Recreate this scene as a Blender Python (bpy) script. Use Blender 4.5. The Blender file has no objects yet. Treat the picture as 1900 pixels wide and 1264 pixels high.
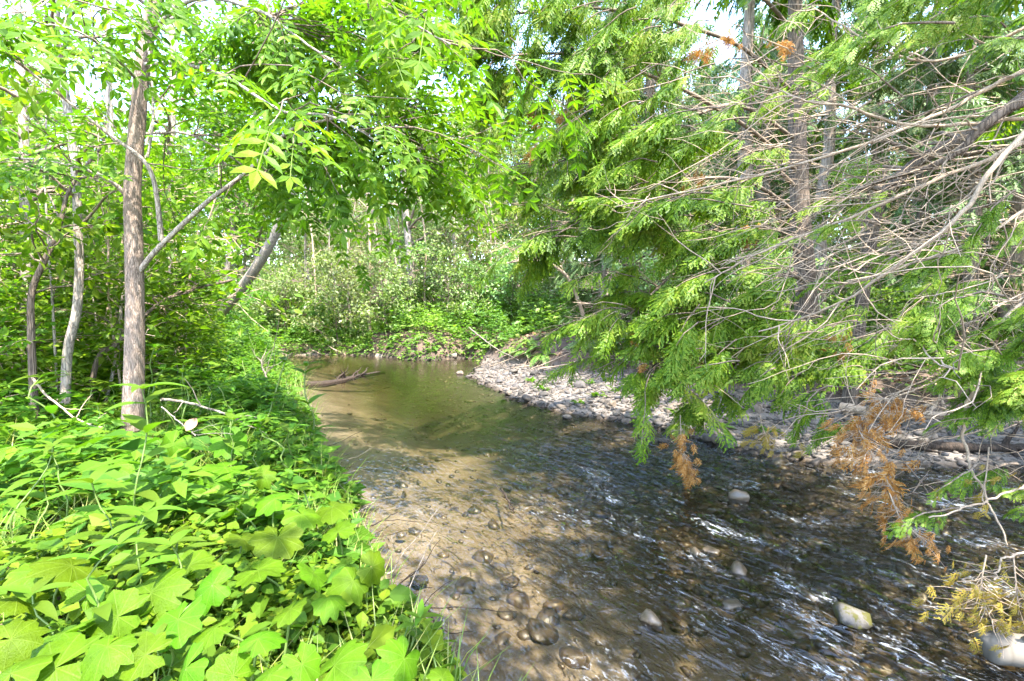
import bpy, bmesh, math, random
import numpy as np
from math import radians, sin, cos, pi
from mathutils import Vector

sc = bpy.context.scene
COL = sc.collection
rng = np.random.default_rng(7)

# ------------------------------------------------------------------ camera
CAMZ, PITCH, FPX, CX, CY = 1.75, radians(4.27), 897.0, 950.0, 632.0
cam_d = bpy.data.cameras.new('camera')
cam_d.sensor_width = 36.0
cam_d.lens = 36.0 * FPX / 1900.0
cam_d.clip_start = 0.05
cam_d.clip_end = 600
cam = bpy.data.objects.new('camera', cam_d)
cam.location = (0, 0, CAMZ)
cam.rotation_euler = (pi / 2 - PITCH, 0, 0)
COL.objects.link(cam)
sc.camera = cam

# ------------------------------------------------------------------ light
SUN_DIR = np.array((0.34, -0.50, 1.15))
SUN_DIR = SUN_DIR / np.linalg.norm(SUN_DIR)
w = bpy.data.worlds.new('World')
sc.world = w
w.use_nodes = True
nt = w.node_tree
nt.nodes.clear()
sky = nt.nodes.new('ShaderNodeTexSky')
sky.sky_type = 'NISHITA'
sky.sun_disc = False
sky.sun_elevation = math.asin(SUN_DIR[2])
sky.sun_rotation = math.atan2(SUN_DIR[0], SUN_DIR[1])
sky.air_density = 1.0
sky.dust_density = 1.2
bg = nt.nodes.new('ShaderNodeBackground')
bg.inputs['Strength'].default_value = 0.15
wo = nt.nodes.new('ShaderNodeOutputWorld')
nt.links.new(sky.outputs[0], bg.inputs[0])
nt.links.new(bg.outputs[0], wo.inputs[0])
sun_d = bpy.data.lights.new('sun', 'SUN')
sun_d.energy = 2.0
sun_d.angle = radians(0.55)
sun_d.color = (1.0, 0.95, 0.86)
sun = bpy.data.objects.new('sun', sun_d)
sun.rotation_euler = Vector(SUN_DIR).to_track_quat('Z', 'Y').to_euler()
COL.objects.link(sun)

sc.view_settings.view_transform = 'Standard'
sc.view_settings.look = 'None'
sc.view_settings.exposure = 3.75
sc.view_settings.gamma = 1.0
sc.view_settings.use_curve_mapping = False
cy = sc.cycles
cy.max_bounces = 7
cy.diffuse_bounces = 4
cy.glossy_bounces = 3
cy.transmission_bounces = 5
cy.transparent_max_bounces = 10
cy.use_denoising = True
cy.caustics_reflective = False
cy.caustics_refractive = False
cy.sample_clamp_indirect = 6.0

# ------------------------------------------------------------------ picture <-> place
_f = np.array((0, cos(PITCH), -sin(PITCH)))
_u = np.array((0, sin(PITCH), cos(PITCH)))


def ray(px, py):
    return np.array(((px - CX) / FPX, 0, 0)) + _f + _u * ((CY - py) / FPX)


def P(px, py, Y):
    d = ray(px, py)
    return np.array((0, 0, CAMZ)) + d * (Y / d[1])


def G(px, py, z=0.0):
    d = ray(px, py)
    return np.array((0, 0, CAMZ)) + d * ((z - CAMZ) / d[2])


# ------------------------------------------------------------------ noise
def _h(ix, iy, s):
    n = (ix.astype(np.int64) * 374761393 + iy.astype(np.int64) * 668265263 + s * 982451653) & 0x7fffffff
    n = ((n ^ (n >> 13)) * 1274126177) & 0x7fffffff
    n = (n ^ (n >> 16)) & 0xffff
    return n / 65535.0


def vnoise(x, y, s=0):
    x = np.asarray(x, float); y = np.asarray(y, float)
    ix, iy = np.floor(x), np.floor(y)
    fx, fy = x - ix, y - iy
    fx = fx * fx * (3 - 2 * fx); fy = fy * fy * (3 - 2 * fy)
    a, b = _h(ix, iy, s), _h(ix + 1, iy, s)
    c, d = _h(ix, iy + 1, s), _h(ix + 1, iy + 1, s)
    return (a * (1 - fx) + b * fx) * (1 - fy) + (c * (1 - fx) + d * fx) * fy - 0.5


def fbm(x, y, s=0, o=4):
    r, a = 0, 1.0
    for i in range(o):
        r = r + a * vnoise(x, y, s + i)
        x = x * 2.03 + 11.3; y = y * 2.03 + 5.1; a *= 0.5
    return r


def sstep(a, b, x):
    t = np.clip((np.asarray(x, float) - a) / (b - a), 0, 1)
    return t * t * (3 - 2 * t)


# ------------------------------------------------------------------ node materials
def new_mat(name):
    m = bpy.data.materials.new(name)
    m.use_nodes = True
    m.node_tree.nodes.clear()
    return m, m.node_tree.nodes, m.node_tree.links


def ramp(N, stops, interp='LINEAR'):
    r = N.new('ShaderNodeValToRGB')
    r.color_ramp.interpolation = interp
    e = r.color_ramp.elements
    while len(e) < len(stops):
        e.new(0.5)
    for k, (p, c) in enumerate(stops):
        e[k].position = p
        e[k].color = (*c, 1) if len(c) == 3 else c
    return r


def val(N, op, a=None, b=None, L=None):
    n = N.new('ShaderNodeMath'); n.operation = op
    for i, q in enumerate((a, b)):
        if q is None: continue
        if isinstance(q, (int, float)): n.inputs[i].default_value = q
        else: L.new(q, n.inputs[i])
    return n.outputs[0]


def noise_tex(N, L, vec, scale, detail=4, rough=0.55, dist=0.0):
    n = N.new('ShaderNodeTexNoise')
    n.inputs['Scale'].default_value = scale
    n.inputs['Detail'].default_value = detail
    n.inputs['Roughness'].default_value = rough
    n.inputs['Distortion'].default_value = dist
    if vec is not None: L.new(vec, n.inputs['Vector'])
    return n.outputs[0]


def leaf_mat(name, cols, trans=0.42, tcol=None, rough=0.42, spec=0.35, veins=False, hue_obj=0.0, clump=0.0, tg=1.0):
    m, N, L = new_mat(name)
    geo = N.new('ShaderNodeNewGeometry')
    r = ramp(N, [(i / (len(cols) - 1), c) for i, c in enumerate(cols)])
    fac = geo.outputs['Random Per Island']
    if clump:
        tc = N.new('ShaderNodeTexCoord')
        ns = noise_tex(N, L, tc.outputs['Object'], clump, 2)
        nn = val(N, 'MULTIPLY', val(N, 'SUBTRACT', ns, 0.5, L), 1.6, L)
        fac = val(N, 'ADD', val(N, 'MULTIPLY', fac, 0.7, L), val(N, 'ADD', nn, 0.15, L), L)
    L.new(fac, r.inputs[0])
    col = r.outputs[0]
    if hue_obj:
        oi = N.new('ShaderNodeObjectInfo')
        hs = N.new('ShaderNodeHueSaturation')
        L.new(val(N, 'ADD', val(N, 'MULTIPLY', oi.outputs['Random'], hue_obj, L), 0.5 - hue_obj * 0.5, L), hs.inputs['Hue'])
        L.new(val(N, 'ADD', val(N, 'MULTIPLY', oi.outputs['Random'], 0.5, L), 0.75, L), hs.inputs['Value'])
        L.new(col, hs.inputs['Color'])
        col = hs.outputs[0]
    bsdf = N.new('ShaderNodeBsdfPrincipled')
    bsdf.inputs['Roughness'].default_value = rough
    bsdf.inputs['Specular IOR Level'].default_value = spec
    if veins:
        uv = N.new('ShaderNodeUVMap')
        gr = N.new('ShaderNodeTexGradient'); gr.gradient_type = 'RADIAL'
        L.new(uv.outputs[0], gr.inputs[0])
        ln = N.new('ShaderNodeVectorMath'); ln.operation = 'LENGTH'
        L.new(uv.outputs[0], ln.inputs[0])
        a = val(N, 'ABSOLUTE', val(N, 'SUBTRACT', val(N, 'FRACT', val(N, 'ADD', val(N, 'MULTIPLY', val(N, 'SUBTRACT', 1.75, gr.outputs[1], L), 9.68, L), 0.82, L), None, L), 0.5, L), None, L)
        wdt = val(N, 'MULTIPLY', a, ln.outputs['Value'], L)
        vr = ramp(N, [(0.0, (1, 1, 1)), (0.022, (0, 0, 0))])
        L.new(wdt, vr.inputs[0])
        tc = N.new('ShaderNodeTexCoord')
        vor = N.new('ShaderNodeTexVoronoi'); vor.feature = 'DISTANCE_TO_EDGE'
        vor.inputs['Scale'].default_value = 22
        L.new(uv.outputs[0], vor.inputs['Vector'])
        v2 = ramp(N, [(0.0, (0.35, 0.35, 0.35)), (0.1, (0, 0, 0))])
        L.new(vor.outputs['Distance'], v2.inputs[0])
        mx = N.new('ShaderNodeMix'); mx.data_type = 'RGBA'
        L.new(val(N, 'MULTIPLY', val(N, 'MAXIMUM', vr.outputs[0], v2.outputs[0], L), 0.28, L), mx.inputs[0])
        L.new(col, mx.inputs[6]); mx.inputs[7].default_value = (0.19, 0.26, 0.05, 1)
        col = mx.outputs[2]
        big = noise_tex(N, L, uv.outputs[0], 3.0, 5)
        bm = N.new('ShaderNodeBump'); bm.inputs['Strength'].default_value = 0.35; bm.inputs['Distance'].default_value = 0.006
        L.new(val(N, 'ADD', val(N, 'MULTIPLY', vr.outputs[0], -0.6, L), val(N, 'MULTIPLY', vor.outputs['Distance'], 1.2, L), L), bm.inputs['Height'])
        L.new(bm.outputs[0], bsdf.inputs['Normal'])
        hv = N.new('ShaderNodeHueSaturation')
        L.new(val(N, 'ADD', val(N, 'MULTIPLY', big, 1.3, L), 0.36, L), hv.inputs['Value'])
        spr = ramp(N, [(0.70, (0, 0, 0)), (0.74, (1, 1, 1))]); L.new(noise_tex(N, L, uv.outputs[0], 13.0, 3, 0.7), spr.inputs[0])
        mxs = N.new('ShaderNodeMix'); mxs.data_type = 'RGBA'; L.new(val(N, 'MULTIPLY', spr.outputs[0], 0.6, L), mxs.inputs[0]); L.new(col, mxs.inputs[6]); mxs.inputs[7].default_value = (0.20, 0.13, 0.03, 1); col = mxs.outputs[2]
        L.new(col, hv.inputs['Color']); col = hv.outputs[0]
    L.new(col, bsdf.inputs['Base Color'])
    tr = N.new('ShaderNodeBsdfTranslucent')
    hs2 = N.new('ShaderNodeMix'); hs2.data_type = 'RGBA'; hs2.blend_type = 'MULTIPLY'
    hs2.inputs[0].default_value = 1.0
    L.new(col, hs2.inputs[6]); hs2.inputs[7].default_value = (*(tcol or (1.3 * tg, 1.5 * tg, 0.45 * tg)), 1)
    L.new(hs2.outputs[2], tr.inputs[0])
    mix = N.new('ShaderNodeMixShader'); mix.inputs[0].default_value = trans
    L.new(bsdf.outputs[0], mix.inputs[1]); L.new(tr.outputs[0], mix.inputs[2])
    o = N.new('ShaderNodeOutputMaterial'); L.new(mix.outputs[0], o.inputs[0])
    return m


def bark_mat(name, dark, light, scale=14, stretch=0.22, bump=0.6, lichen=None, rings=False):
    m, N, L = new_mat(name)
    tc = N.new('ShaderNodeTexCoord')
    mp = N.new('ShaderNodeMapping'); mp.inputs['Scale'].default_value = (1, 1, stretch)
    L.new(tc.outputs['Object'], mp.inputs[0])
    vor = N.new('ShaderNodeTexVoronoi'); vor.feature = 'DISTANCE_TO_EDGE'; vor.inputs['Scale'].default_value = scale * 3.2
    n1 = noise_tex(N, L, mp.outputs[0], scale * 2, 6, 0.65, 0.6)
    mixv = N.new('ShaderNodeMix'); mixv.data_type = 'VECTOR'; mixv.inputs[0].default_value = 0.06
    L.new(mp.outputs[0], mixv.inputs[4])
    nc = N.new('ShaderNodeTexNoise'); nc.inputs['Scale'].default_value = scale * 1.5; L.new(mp.outputs[0], nc.inputs['Vector'])
    L.new(nc.outputs[1], mixv.inputs[5])
    L.new(mixv.outputs[1], vor.inputs['Vector'])
    hgt = val(N, 'ADD', val(N, 'MULTIPLY', val(N, 'MINIMUM', vor.outputs['Distance'], 0.25, L), 2.4, L), val(N, 'MULTIPLY', n1, 0.75, L), L)
    r = ramp(N, [(0.25, dark), (0.8, light)])
    L.new(hgt, r.inputs[0])
    col = r.outputs[0]
    pt = noise_tex(N, L, tc.outputs['Object'], 4.5, 5, 0.6)
    hv = N.new('ShaderNodeHueSaturation')
    L.new(val(N, 'ADD', val(N, 'MULTIPLY', pt, 0.9, L), 0.55, L), hv.inputs['Value']); L.new(col, hv.inputs['Color'])
    col = hv.outputs[0]
    if lichen:
        pr = ramp(N, [(0.56, (0, 0, 0)), (0.7, (0.7, 0.7, 0.7))])
        L.new(noise_tex(N, L, tc.outputs['Object'], 7, 6, 0.7), pr.inputs[0])
        mx = N.new('ShaderNodeMix'); mx.data_type = 'RGBA'
        L.new(pr.outputs[0], mx.inputs[0]); L.new(col, mx.inputs[6]); mx.inputs[7].default_value = (*lichen, 1)
        col = mx.outputs[2]
    b = N.new('ShaderNodeBsdfPrincipled'); b.inputs['Roughness'].default_value = 0.85; b.inputs['Specular IOR Level'].default_value = 0.2
    L.new(col, b.inputs['Base Color'])
    bm = N.new('ShaderNodeBump'); bm.inputs['Strength'].default_value = bump; bm.inputs['Distance'].default_value = 0.012
    L.new(hgt, bm.inputs['Height']); L.new(bm.outputs[0], b.inputs['Normal'])
    o = N.new('ShaderNodeOutputMaterial'); L.new(b.outputs[0], o.inputs[0])
    return m


def stone_mat(name, cols, rough=0.8, wet=False, moss=None):
    m, N, L = new_mat(name)
    tc = N.new('ShaderNodeTexCoord')
    oi = N.new('ShaderNodeObjectInfo'); geo = N.new('ShaderNodeNewGeometry')
    rnd = val(N, 'FRACT', val(N, 'ADD', oi.outputs['Random'], geo.outputs['Random Per Island'], L), None, L)
    r = ramp(N, [(i / (len(cols) - 1), c) for i, c in enumerate(cols)])
    n1 = noise_tex(N, L, geo.outputs['Position'], 23, 6, 0.65)
    n2 = noise_tex(N, L, geo.outputs['Position'], 140, 3, 0.6)
    L.new(rnd, r.inputs[0])
    hv = N.new('ShaderNodeHueSaturation')
    L.new(val(N, 'ADD', val(N, 'ADD', val(N, 'MULTIPLY', n1, 1.1, L), val(N, 'MULTIPLY', n2, 0.5, L), L), 0.2, L), hv.inputs['Value'])
    L.new(r.outputs[0], hv.inputs['Color'])
    col = hv.outputs[0]
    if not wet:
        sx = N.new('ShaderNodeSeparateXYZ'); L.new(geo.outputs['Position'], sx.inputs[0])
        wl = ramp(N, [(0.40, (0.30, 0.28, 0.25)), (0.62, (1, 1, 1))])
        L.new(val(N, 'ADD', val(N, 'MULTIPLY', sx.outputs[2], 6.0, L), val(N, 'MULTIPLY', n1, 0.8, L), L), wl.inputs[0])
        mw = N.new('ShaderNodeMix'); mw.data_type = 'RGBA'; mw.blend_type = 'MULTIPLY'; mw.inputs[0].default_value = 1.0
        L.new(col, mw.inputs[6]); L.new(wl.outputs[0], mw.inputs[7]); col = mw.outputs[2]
    if moss:
        pr = ramp(N, [(0.47, (0, 0, 0)), (0.54, (1, 1, 1))]); L.new(noise_tex(N, L, tc.outputs['Object'], 1.7, 5, 0.7), pr.inputs[0])
        mx = N.new('ShaderNodeMix'); mx.data_type = 'RGBA'
        L.new(pr.outputs[0], mx.inputs[0]); L.new(col, mx.inputs[6]); mx.inputs[7].default_value = (*moss, 1); col = mx.outputs[2]
    b = N.new('ShaderNodeBsdfPrincipled'); b.inputs['Roughness'].default_value = rough; b.inputs['Specular IOR Level'].default_value = 0.5 if wet else 0.25
    L.new(col, b.inputs['Base Color'])
    bm = N.new('ShaderNodeBump'); bm.inputs['Strength'].default_value = 0.5; bm.inputs['Distance'].default_value = 0.008
    L.new(val(N, 'ADD', n1, val(N, 'MULTIPLY', n2, 0.4, L), L), bm.inputs['Height']); L.new(bm.outputs[0], b.inputs['Normal'])
    o = N.new('ShaderNodeOutputMaterial'); L.new(b.outputs[0], o.inputs[0])
    return m


M = {}
M['ash_leaf'] = leaf_mat('ash_leaf', [(0.042, 0.100, 0.008), (0.090, 0.180, 0.010), (0.16, 0.24, 0.014)], 0.5, rough=0.5, spec=0.2, clump=1.2)
M['broad_leaf'] = leaf_mat('broad_leaf', [(0.055, 0.115, 0.016), (0.100, 0.175, 0.020), (0.20, 0.26, 0.05)], 0.45, hue_obj=0.06, rough=0.45, spec=0.35, clump=0.9)
M['pale_leaf'] = leaf_mat('pale_leaf', [(0.10, 0.17, 0.04), (0.16, 0.24, 0.065), (0.30, 0.34, 0.17)], 0.42, hue_obj=0.06, rough=0.42, spec=0.45, clump=1.0)
M['sapling_leaf'] = leaf_mat('sapling_leaf', [(0.070, 0.150, 0.012), (0.120, 0.215, 0.014), (0.18, 0.26, 0.022)], 0.56, hue_obj=0.03, rough=0.5, spec=0.25)
M['herb_leaf'] = leaf_mat('herb_leaf', [(0.042, 0.100, 0.012), (0.072, 0.145, 0.012), (0.110, 0.185, 0.012)], 0.42, hue_obj=0.04, rough=0.55, spec=0.14)
M['cover_leaf'] = leaf_mat('cover_leaf', [(0.040, 0.092, 0.008), (0.078, 0.146, 0.010), (0.140, 0.195, 0.012)], 0.42, rough=0.55, spec=0.12)
M['lobed_leaf'] = leaf_mat('lobed_leaf', [(0.052, 0.122, 0.004), (0.082, 0.154, 0.005)], 0.45, hue_obj=0.05, veins=True, rough=0.5, spec=0.12, tg=1.0)
M['grass'] = leaf_mat('grass_blade', [(0.07, 0.14, 0.015), (0.13, 0.20, 0.025), (0.24, 0.23, 0.07)], 0.35)
M['fern'] = leaf_mat('fern_leaf', [(0.07, 0.15, 0.02), (0.11, 0.20, 0.03), (0.17, 0.24, 0.05)], 0.4)
M['cedar'] = leaf_mat('cedar_leaf', [(0.036, 0.088, 0.006), (0.090, 0.175, 0.008), (0.155, 0.240, 0.014), (0.24, 0.27, 0.035)], 0.48, rough=0.5, spec=0.25, clump=1.6)
M['cedar_far'] = leaf_mat('cedar_far_leaf', [(0.06, 0.115, 0.032), (0.11, 0.175, 0.05), (0.19, 0.235, 0.10)], 0.38, hue_obj=0.05, rough=0.5, spec=0.3)
M['cedar_brown'] = leaf_mat('cedar_dead_leaf', [(0.26, 0.10, 0.022), (0.40, 0.18, 0.035), (0.46, 0.30, 0.13)], 0.3, tcol=(1.1, 0.9, 0.6), rough=0.7, spec=0.1)
M['cedar_yellow'] = leaf_mat('cedar_yellow_leaf', [(0.28, 0.21, 0.03), (0.34, 0.28, 0.05), (0.30, 0.18, 0.05)], 0.35, tcol=(1.1, 1.0, 0.6), rough=0.6, spec=0.1)
M['dead_leaf'] = leaf_mat('dead_leaf', [(0.14, 0.08, 0.05), (0.24, 0.15, 0.09), (0.32, 0.23, 0.16)], 0.15, tcol=(1, 0.8, 0.6), rough=0.8, spec=0.1)
M['stem'] = leaf_mat('stem_green', [(0.09, 0.15, 0.03), (0.13, 0.18, 0.045)], 0.1)
M['bark_ash'] = bark_mat('bark_ash', (0.075, 0.053, 0.040), (0.25, 0.188, 0.145), 22, 0.16, 0.6)
M['bark_grey'] = bark_mat('bark_grey', (0.10, 0.08, 0.065), (0.32, 0.27, 0.22), 12, 0.3, 0.5, lichen=(0.40, 0.34, 0.27))
M['bark_cedar'] = bark_mat('bark_cedar', (0.10, 0.075, 0.058), (0.34, 0.27, 0.215), 13, 0.06, 0.8)
M['bark_dark'] = bark_mat('bark_dark', (0.035, 0.026, 0.020), (0.16, 0.12, 0.09), 13, 0.08, 0.7)
M['twig'] = bark_mat('twig_pale', (0.22, 0.165, 0.115), (0.37, 0.275, 0.19), 20, 0.4, 0.2)
M['twig_dark'] = bark_mat('twig_dark', (0.06, 0.045, 0.032), (0.20, 0.15, 0.11), 20, 0.4, 0.2)
M['driftwood'] = bark_mat('driftwood', (0.085, 0.07, 0.055), (0.20, 0.17, 0.135), 10, 0.1, 0.3)
M['pale_log'] = bark_mat('pale_log', (0.095, 0.08, 0.06), (0.135, 0.115, 0.09), 5, 0.05, 0.08)
M['log_wet'] = bark_mat('log_wet', (0.010, 0.008, 0.006), (0.045, 0.031, 0.022), 10, 0.2, 0.6)
DRY = [(0.066, 0.057, 0.048), (0.12, 0.102, 0.083), (0.042, 0.038, 0.034), (0.135, 0.105, 0.078), (0.085, 0.068, 0.056), (0.072, 0.070, 0.070)]
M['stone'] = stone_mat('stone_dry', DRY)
M['stone_wet'] = stone_mat('stone_wet', [(0.035, 0.028, 0.020), (0.06, 0.045, 0.029), (0.10, 0.072, 0.044), (0.045, 0.039, 0.033)], 0.3, True)
M['stone_moss'] = stone_mat('stone_moss', [(0.075, 0.066, 0.055), (0.085, 0.075, 0.062)], 0.75, moss=(0.048, 0.044, 0.006))


# ------------------------------------------------------------------ mesh helpers
def nrmz(a):
    return a / np.maximum(np.linalg.norm(a, axis=-1, keepdims=True), 1e-9)


def mesh(name, parts, mats, smooth=False, uv=None, attrs=None):
    """parts: list of (V, F) or (V, F, material index); F is (m,3) or (m,4)"""
    Vs, idx, starts, tot, mi = [], [], [], 0, []
    nv = 0; pos = 0
    for p in parts:
        V, F = p[0], p[1]
        Vs.append(np.asarray(V, np.float32))
        F = np.asarray(F, np.int64)
        k = F.shape[1]
        idx.append((F + nv).ravel())
        starts.append(pos + np.arange(len(F)) * k)
        pos += F.size; nv += len(V)
        mi.append(np.full(len(F), p[2] if len(p) > 2 else 0))
    V = np.concatenate(Vs); I = np.concatenate(idx); S = np.concatenate(starts); MI = np.concatenate(mi)
    me = bpy.data.meshes.new(name)
    me.vertices.add(len(V)); me.vertices.foreach_set('co', V.ravel())
    me.loops.add(len(I)); me.loops.foreach_set('vertex_index', I.astype(np.int32))
    me.polygons.add(len(S)); me.polygons.foreach_set('loop_start', S.astype(np.int32))
    try:
        me.polygons.foreach_set('loop_total', np.diff(np.append(S, len(I))).astype(np.int32))
    except Exception:
        pass
    for m in (mats if isinstance(mats, (list, tuple)) else [mats]):
        me.materials.append(m)
    if MI.any(): me.polygons.foreach_set('material_index', MI.astype(np.int32))
    me.polygons.foreach_set('use_smooth', np.full(len(S), bool(smooth)))
    me.update(calc_edges=True)
    if uv is not None:
        l = me.uv_layers.new(name='UVMap')
        l.data.foreach_set('uv', np.asarray(uv, np.float32)[I].ravel())
    for k, a in (attrs or {}).items():
        at = me.attributes.new(k, 'FLOAT', 'POINT'); at.data.foreach_set('value', np.asarray(a, np.float32))
    me.validate()
    return me


def scatter(T, F, pos, yd, nd, s):
    """copies of a template (x across, y along, z normal) at pos"""
    T = np.asarray(T, float); F = np.asarray(F)
    pos = np.asarray(pos, float); n = len(pos)
    y = nrmz(np.asarray(yd, float)); x = nrmz(np.cross(y, nd)); z = np.cross(x, y)
    R = np.stack((x, y, z), 1)
    s = np.asarray(s, float)
    if s.ndim == 1: s = s[:, None].repeat(3, 1)
    V = np.einsum('nka,nab->nkb', T[None] * s[:, None, :], R) + pos[:, None, :]
    FF = F[None] + (np.arange(n) * len(T))[:, None, None]
    return V.reshape(-1, 3), FF.reshape(-1, F.shape[1])


def smooth_line(pts, n):
    """Catmull-Rom through pts, n points"""
    p = np.asarray(pts, float)
    if len(p) == 2:
        t = np.linspace(0, 1, n)[:, None]
        return p[0] * (1 - t) + p[1] * t
    q = np.vstack((2 * p[0] - p[1], p, 2 * p[-1] - p[-2]))
    t = np.linspace(0, len(p) - 1 - 1e-6, n)
    i = t.astype(int); f = (t - i)[:, None]
    a, b, c, d = q[i], q[i + 1], q[i + 2], q[i + 3]
    return 0.5 * (2 * b + (c - a) * f + (2 * a - 5 * b + 4 * c - d) * f ** 2 + (3 * b - a - 3 * c + d) * f ** 3)


def tube(pts, r, k=5, cap=True):
    p = np.asarray(pts, float); n = len(p)
    r = np.broadcast_to(np.asarray(r, float), (n,))
    t = nrmz(np.gradient(p, axis=0))
    m = t.mean(0)
    ref = np.array((0, 0, 1.0)) if abs(m[2]) < 0.8 * np.linalg.norm(m) + 1e-9 else np.array((1.0, 0, 0))
    a = nrmz(np.cross(t, ref)); b = np.cross(t, a)
    th = np.arange(k) * 2 * pi / k
    V = p[:, None, :] + r[:, None, None] * (np.cos(th)[None, :, None] * a[:, None, :] + np.sin(th)[None, :, None] * b[:, None, :])
    i = np.arange(n - 1)[:, None] * k; j = np.arange(k)[None, :]; j2 = (j + 1) % k
    F = np.stack((i + j, i + j2, i + k + j2, i + k + j), -1).reshape(-1, 4)
    return V.reshape(-1, 3), F


def join(parts):
    """merge list of (V,F) with the same face size"""
    Vs, Fs, o = [], [], 0
    for V, F in parts:
        Vs.append(V); Fs.append(np.asarray(F) + o); o += len(V)
    return np.concatenate(Vs), np.concatenate(Fs)


def wander(p0, p1, n, amp, r, bend=None):
    """a crooked line from p0 to p1"""
    p0 = np.asarray(p0, float); p1 = np.asarray(p1, float)
    t = np.linspace(0, 1, n)[:, None]
    q = p0 * (1 - t) + p1 * t
    L = np.linalg.norm(p1 - p0)
    j = r.normal(0, 1, (n, 3)); j = (j + np.roll(j, 1, 0)) * 0.5
    q += np.cumsum(j, 0) * amp * L / n * np.minimum(1, 3 * t) * (1 - 0.4 * t)
    if bend is not None: q += np.asarray(bend) * (4 * t * (1 - t)) * L
    return q


# ------------------------------------------------------------------ object helpers
def tag(o, label=None, cat=None, group=None, kind=None):
    if label: o['label'] = label
    if cat: o['category'] = cat
    if group: o['group'] = group
    if kind: o['kind'] = kind
    return o


def obj(name, me, parent=None, loc=(0, 0, 0), rot=(0, 0, 0), scale=(1, 1, 1)):
    o = bpy.data.objects.new(name, me)
    COL.objects.link(o)
    o.location = loc; o.rotation_euler = rot; o.scale = scale
    if parent: o.parent = parent
    return o


def empty(name, loc=(0, 0, 0), rz=0):
    o = bpy.data.objects.new(name, None)
    o.empty_display_size = 0.1
    COL.objects.link(o); o.location = loc; o.rotation_euler = (0, 0, rz)
    return o


KIDS = {}


def dup(o, parent=None):
    c = o.copy(); COL.objects.link(c)
    if parent: c.parent = parent
    for ch in list(o.children):
        dup(ch, c)
    return c


# ------------------------------------------------------------------ the lie of the land
LEFT = [(850, 1264), (740, 1150), (700, 1060), (650, 960), (610, 880), (590, 820), (572, 740), (545, 697), (520, 676), (505, 668)]
FARB = [(520, 660), (620, 658), (700, 661), (760, 668), (800, 669), (860, 665), (895, 668)]
SHORE = [(885, 685), (872, 700), (920, 722), (960, 742), (1040, 765), (1100, 775), (1180, 783), (1240, 800), (1330, 826), (1400, 842), (1530, 858), (1700, 866), (1900, 868)]
poly = [(3.0, -6.0), (1.5, -1.5), (0.95, 0), (0.35, 1.2)] + [tuple(G(*p)[:2]) for p in LEFT] + [tuple(G(*p)[:2]) for p in FARB] + \
       [tuple(G(*p)[:2]) for p in SHORE] + [(6.6, 4.6), (6.3, 3.6), (6.0, 2), (6.2, 0), (7, -6)]
poly = np.array(poly)
BARB = [(905, 672), (960, 684), (1060, 694), (1140, 704), (1250, 722), (1400, 745), (1560, 760), (1750, 790), (1900, 800)]
bar = [tuple(G(*p)[:2]) for p in SHORE] + [(8.5, 5.0), (9.0, 7.0)] + [tuple(G(*p)[:2]) for p in BARB[::-1]]
bar = np.array(bar)


def inside(pg, x, y):
    c = np.zeros(x.shape, bool)
    for i in range(len(pg)):
        (x1, y1), (x2, y2) = pg[i - 1], pg[i]
        if y1 == y2: continue
        c ^= ((y1 > y) != (y2 > y)) & (x < (x2 - x1) * (y - y1) / (y2 - y1) + x1)
    return c


def sdist(pg, x, y):
    """positive outside"""
    x = np.asarray(x, float); y = np.asarray(y, float)
    d = np.full(x.shape, 1e9)
    for i in range(len(pg)):
        (x1, y1), (x2, y2) = pg[i - 1], pg[i]
        dx, dy = x2 - x1, y2 - y1
        t = np.clip(((x - x1) * dx + (y - y1) * dy) / (dx * dx + dy * dy + 1e-12), 0, 1)
        d = np.minimum(d, np.hypot(x - x1 - t * dx, y - y1 - t * dy))
    return np.where(inside(pg, x, y), -d, d)


CYs = np.array([-6, 0, 2, 3, 4, 5, 6.5, 8, 10, 12, 14, 17.0])
CXs = np.array([5.0, 3.4, 2.2, 1.7, 1.2, 0.7, -0.2, -1.2, -2.3, -3.0, -3.8, -5.0])


def center(y):
    return np.interp(y, CYs, CXs)


def ground_z(x, y):
    x = np.asarray(x, float); y = np.asarray(y, float)
    wob = 0.10 * fbm(x * 2.2, y * 2.2, 3, 3)
    d = sdist(poly, x, y) + wob * sstep(1.5, 4, np.hypot(x, y))
    b = sdist(bar, x, y)
    du = np.minimum(d, b)                       # distance to creek or bar
    pool = sstep(5.5, 8.5, y)
    bed = -np.minimum(0.20 + 0.35 * pool, 0.035 + (0.16 + 0.12 * pool) * np.clip(-d, 0, 9)) - 0.02 * fbm(x * 1.5, y * 1.5, 9, 3)
    rough = 0.07 * fbm(x * 1.3, y * 1.3, 20, 4)
    left = x < center(y)
    far = sstep(13.5, 15.5, y)
    hb = np.where(left, 0.30 - 0.04 * far, 0.55 + 0.25 * sstep(8, 11, y))
    wd = np.where(left, 0.22, 0.45)
    slope = np.where(left, 0.045, 0.06)
    bank = hb * (1 - np.exp(-np.clip(du, 0, 99) / wd)) + slope * np.minimum(np.clip(du, 0, 99), 30) + 5.0 * sstep(24, 70, np.hypot(x, y)) + rough * sstep(0, 0.8, du)
    barz = 0.02 + 0.075 * np.minimum(np.clip(d, 0, 9), 2.2) * 0.8 + 0.02 * fbm(x * 4, y * 4, 31, 2)
    z = np.where(d < 0, bed, np.where(b < 0, barz, np.maximum(bank, np.where(d < 0.4, 0.02, 0.05))))
    return z


def gz(x, y):
    return float(ground_z(np.array([x]), np.array([y]))[0])


def grid_mesh(xs, ys):
    X, Y = np.meshgrid(xs, ys)
    nx, ny = len(xs), len(ys)
    i = np.arange(ny - 1)[:, None] * nx; j = np.arange(nx - 1)[None, :]
    F = np.stack((i + j, i + j + 1, i + nx + j + 1, i + nx + j), -1).reshape(-1, 4)
    return X.ravel(), Y.ravel(), F


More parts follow.
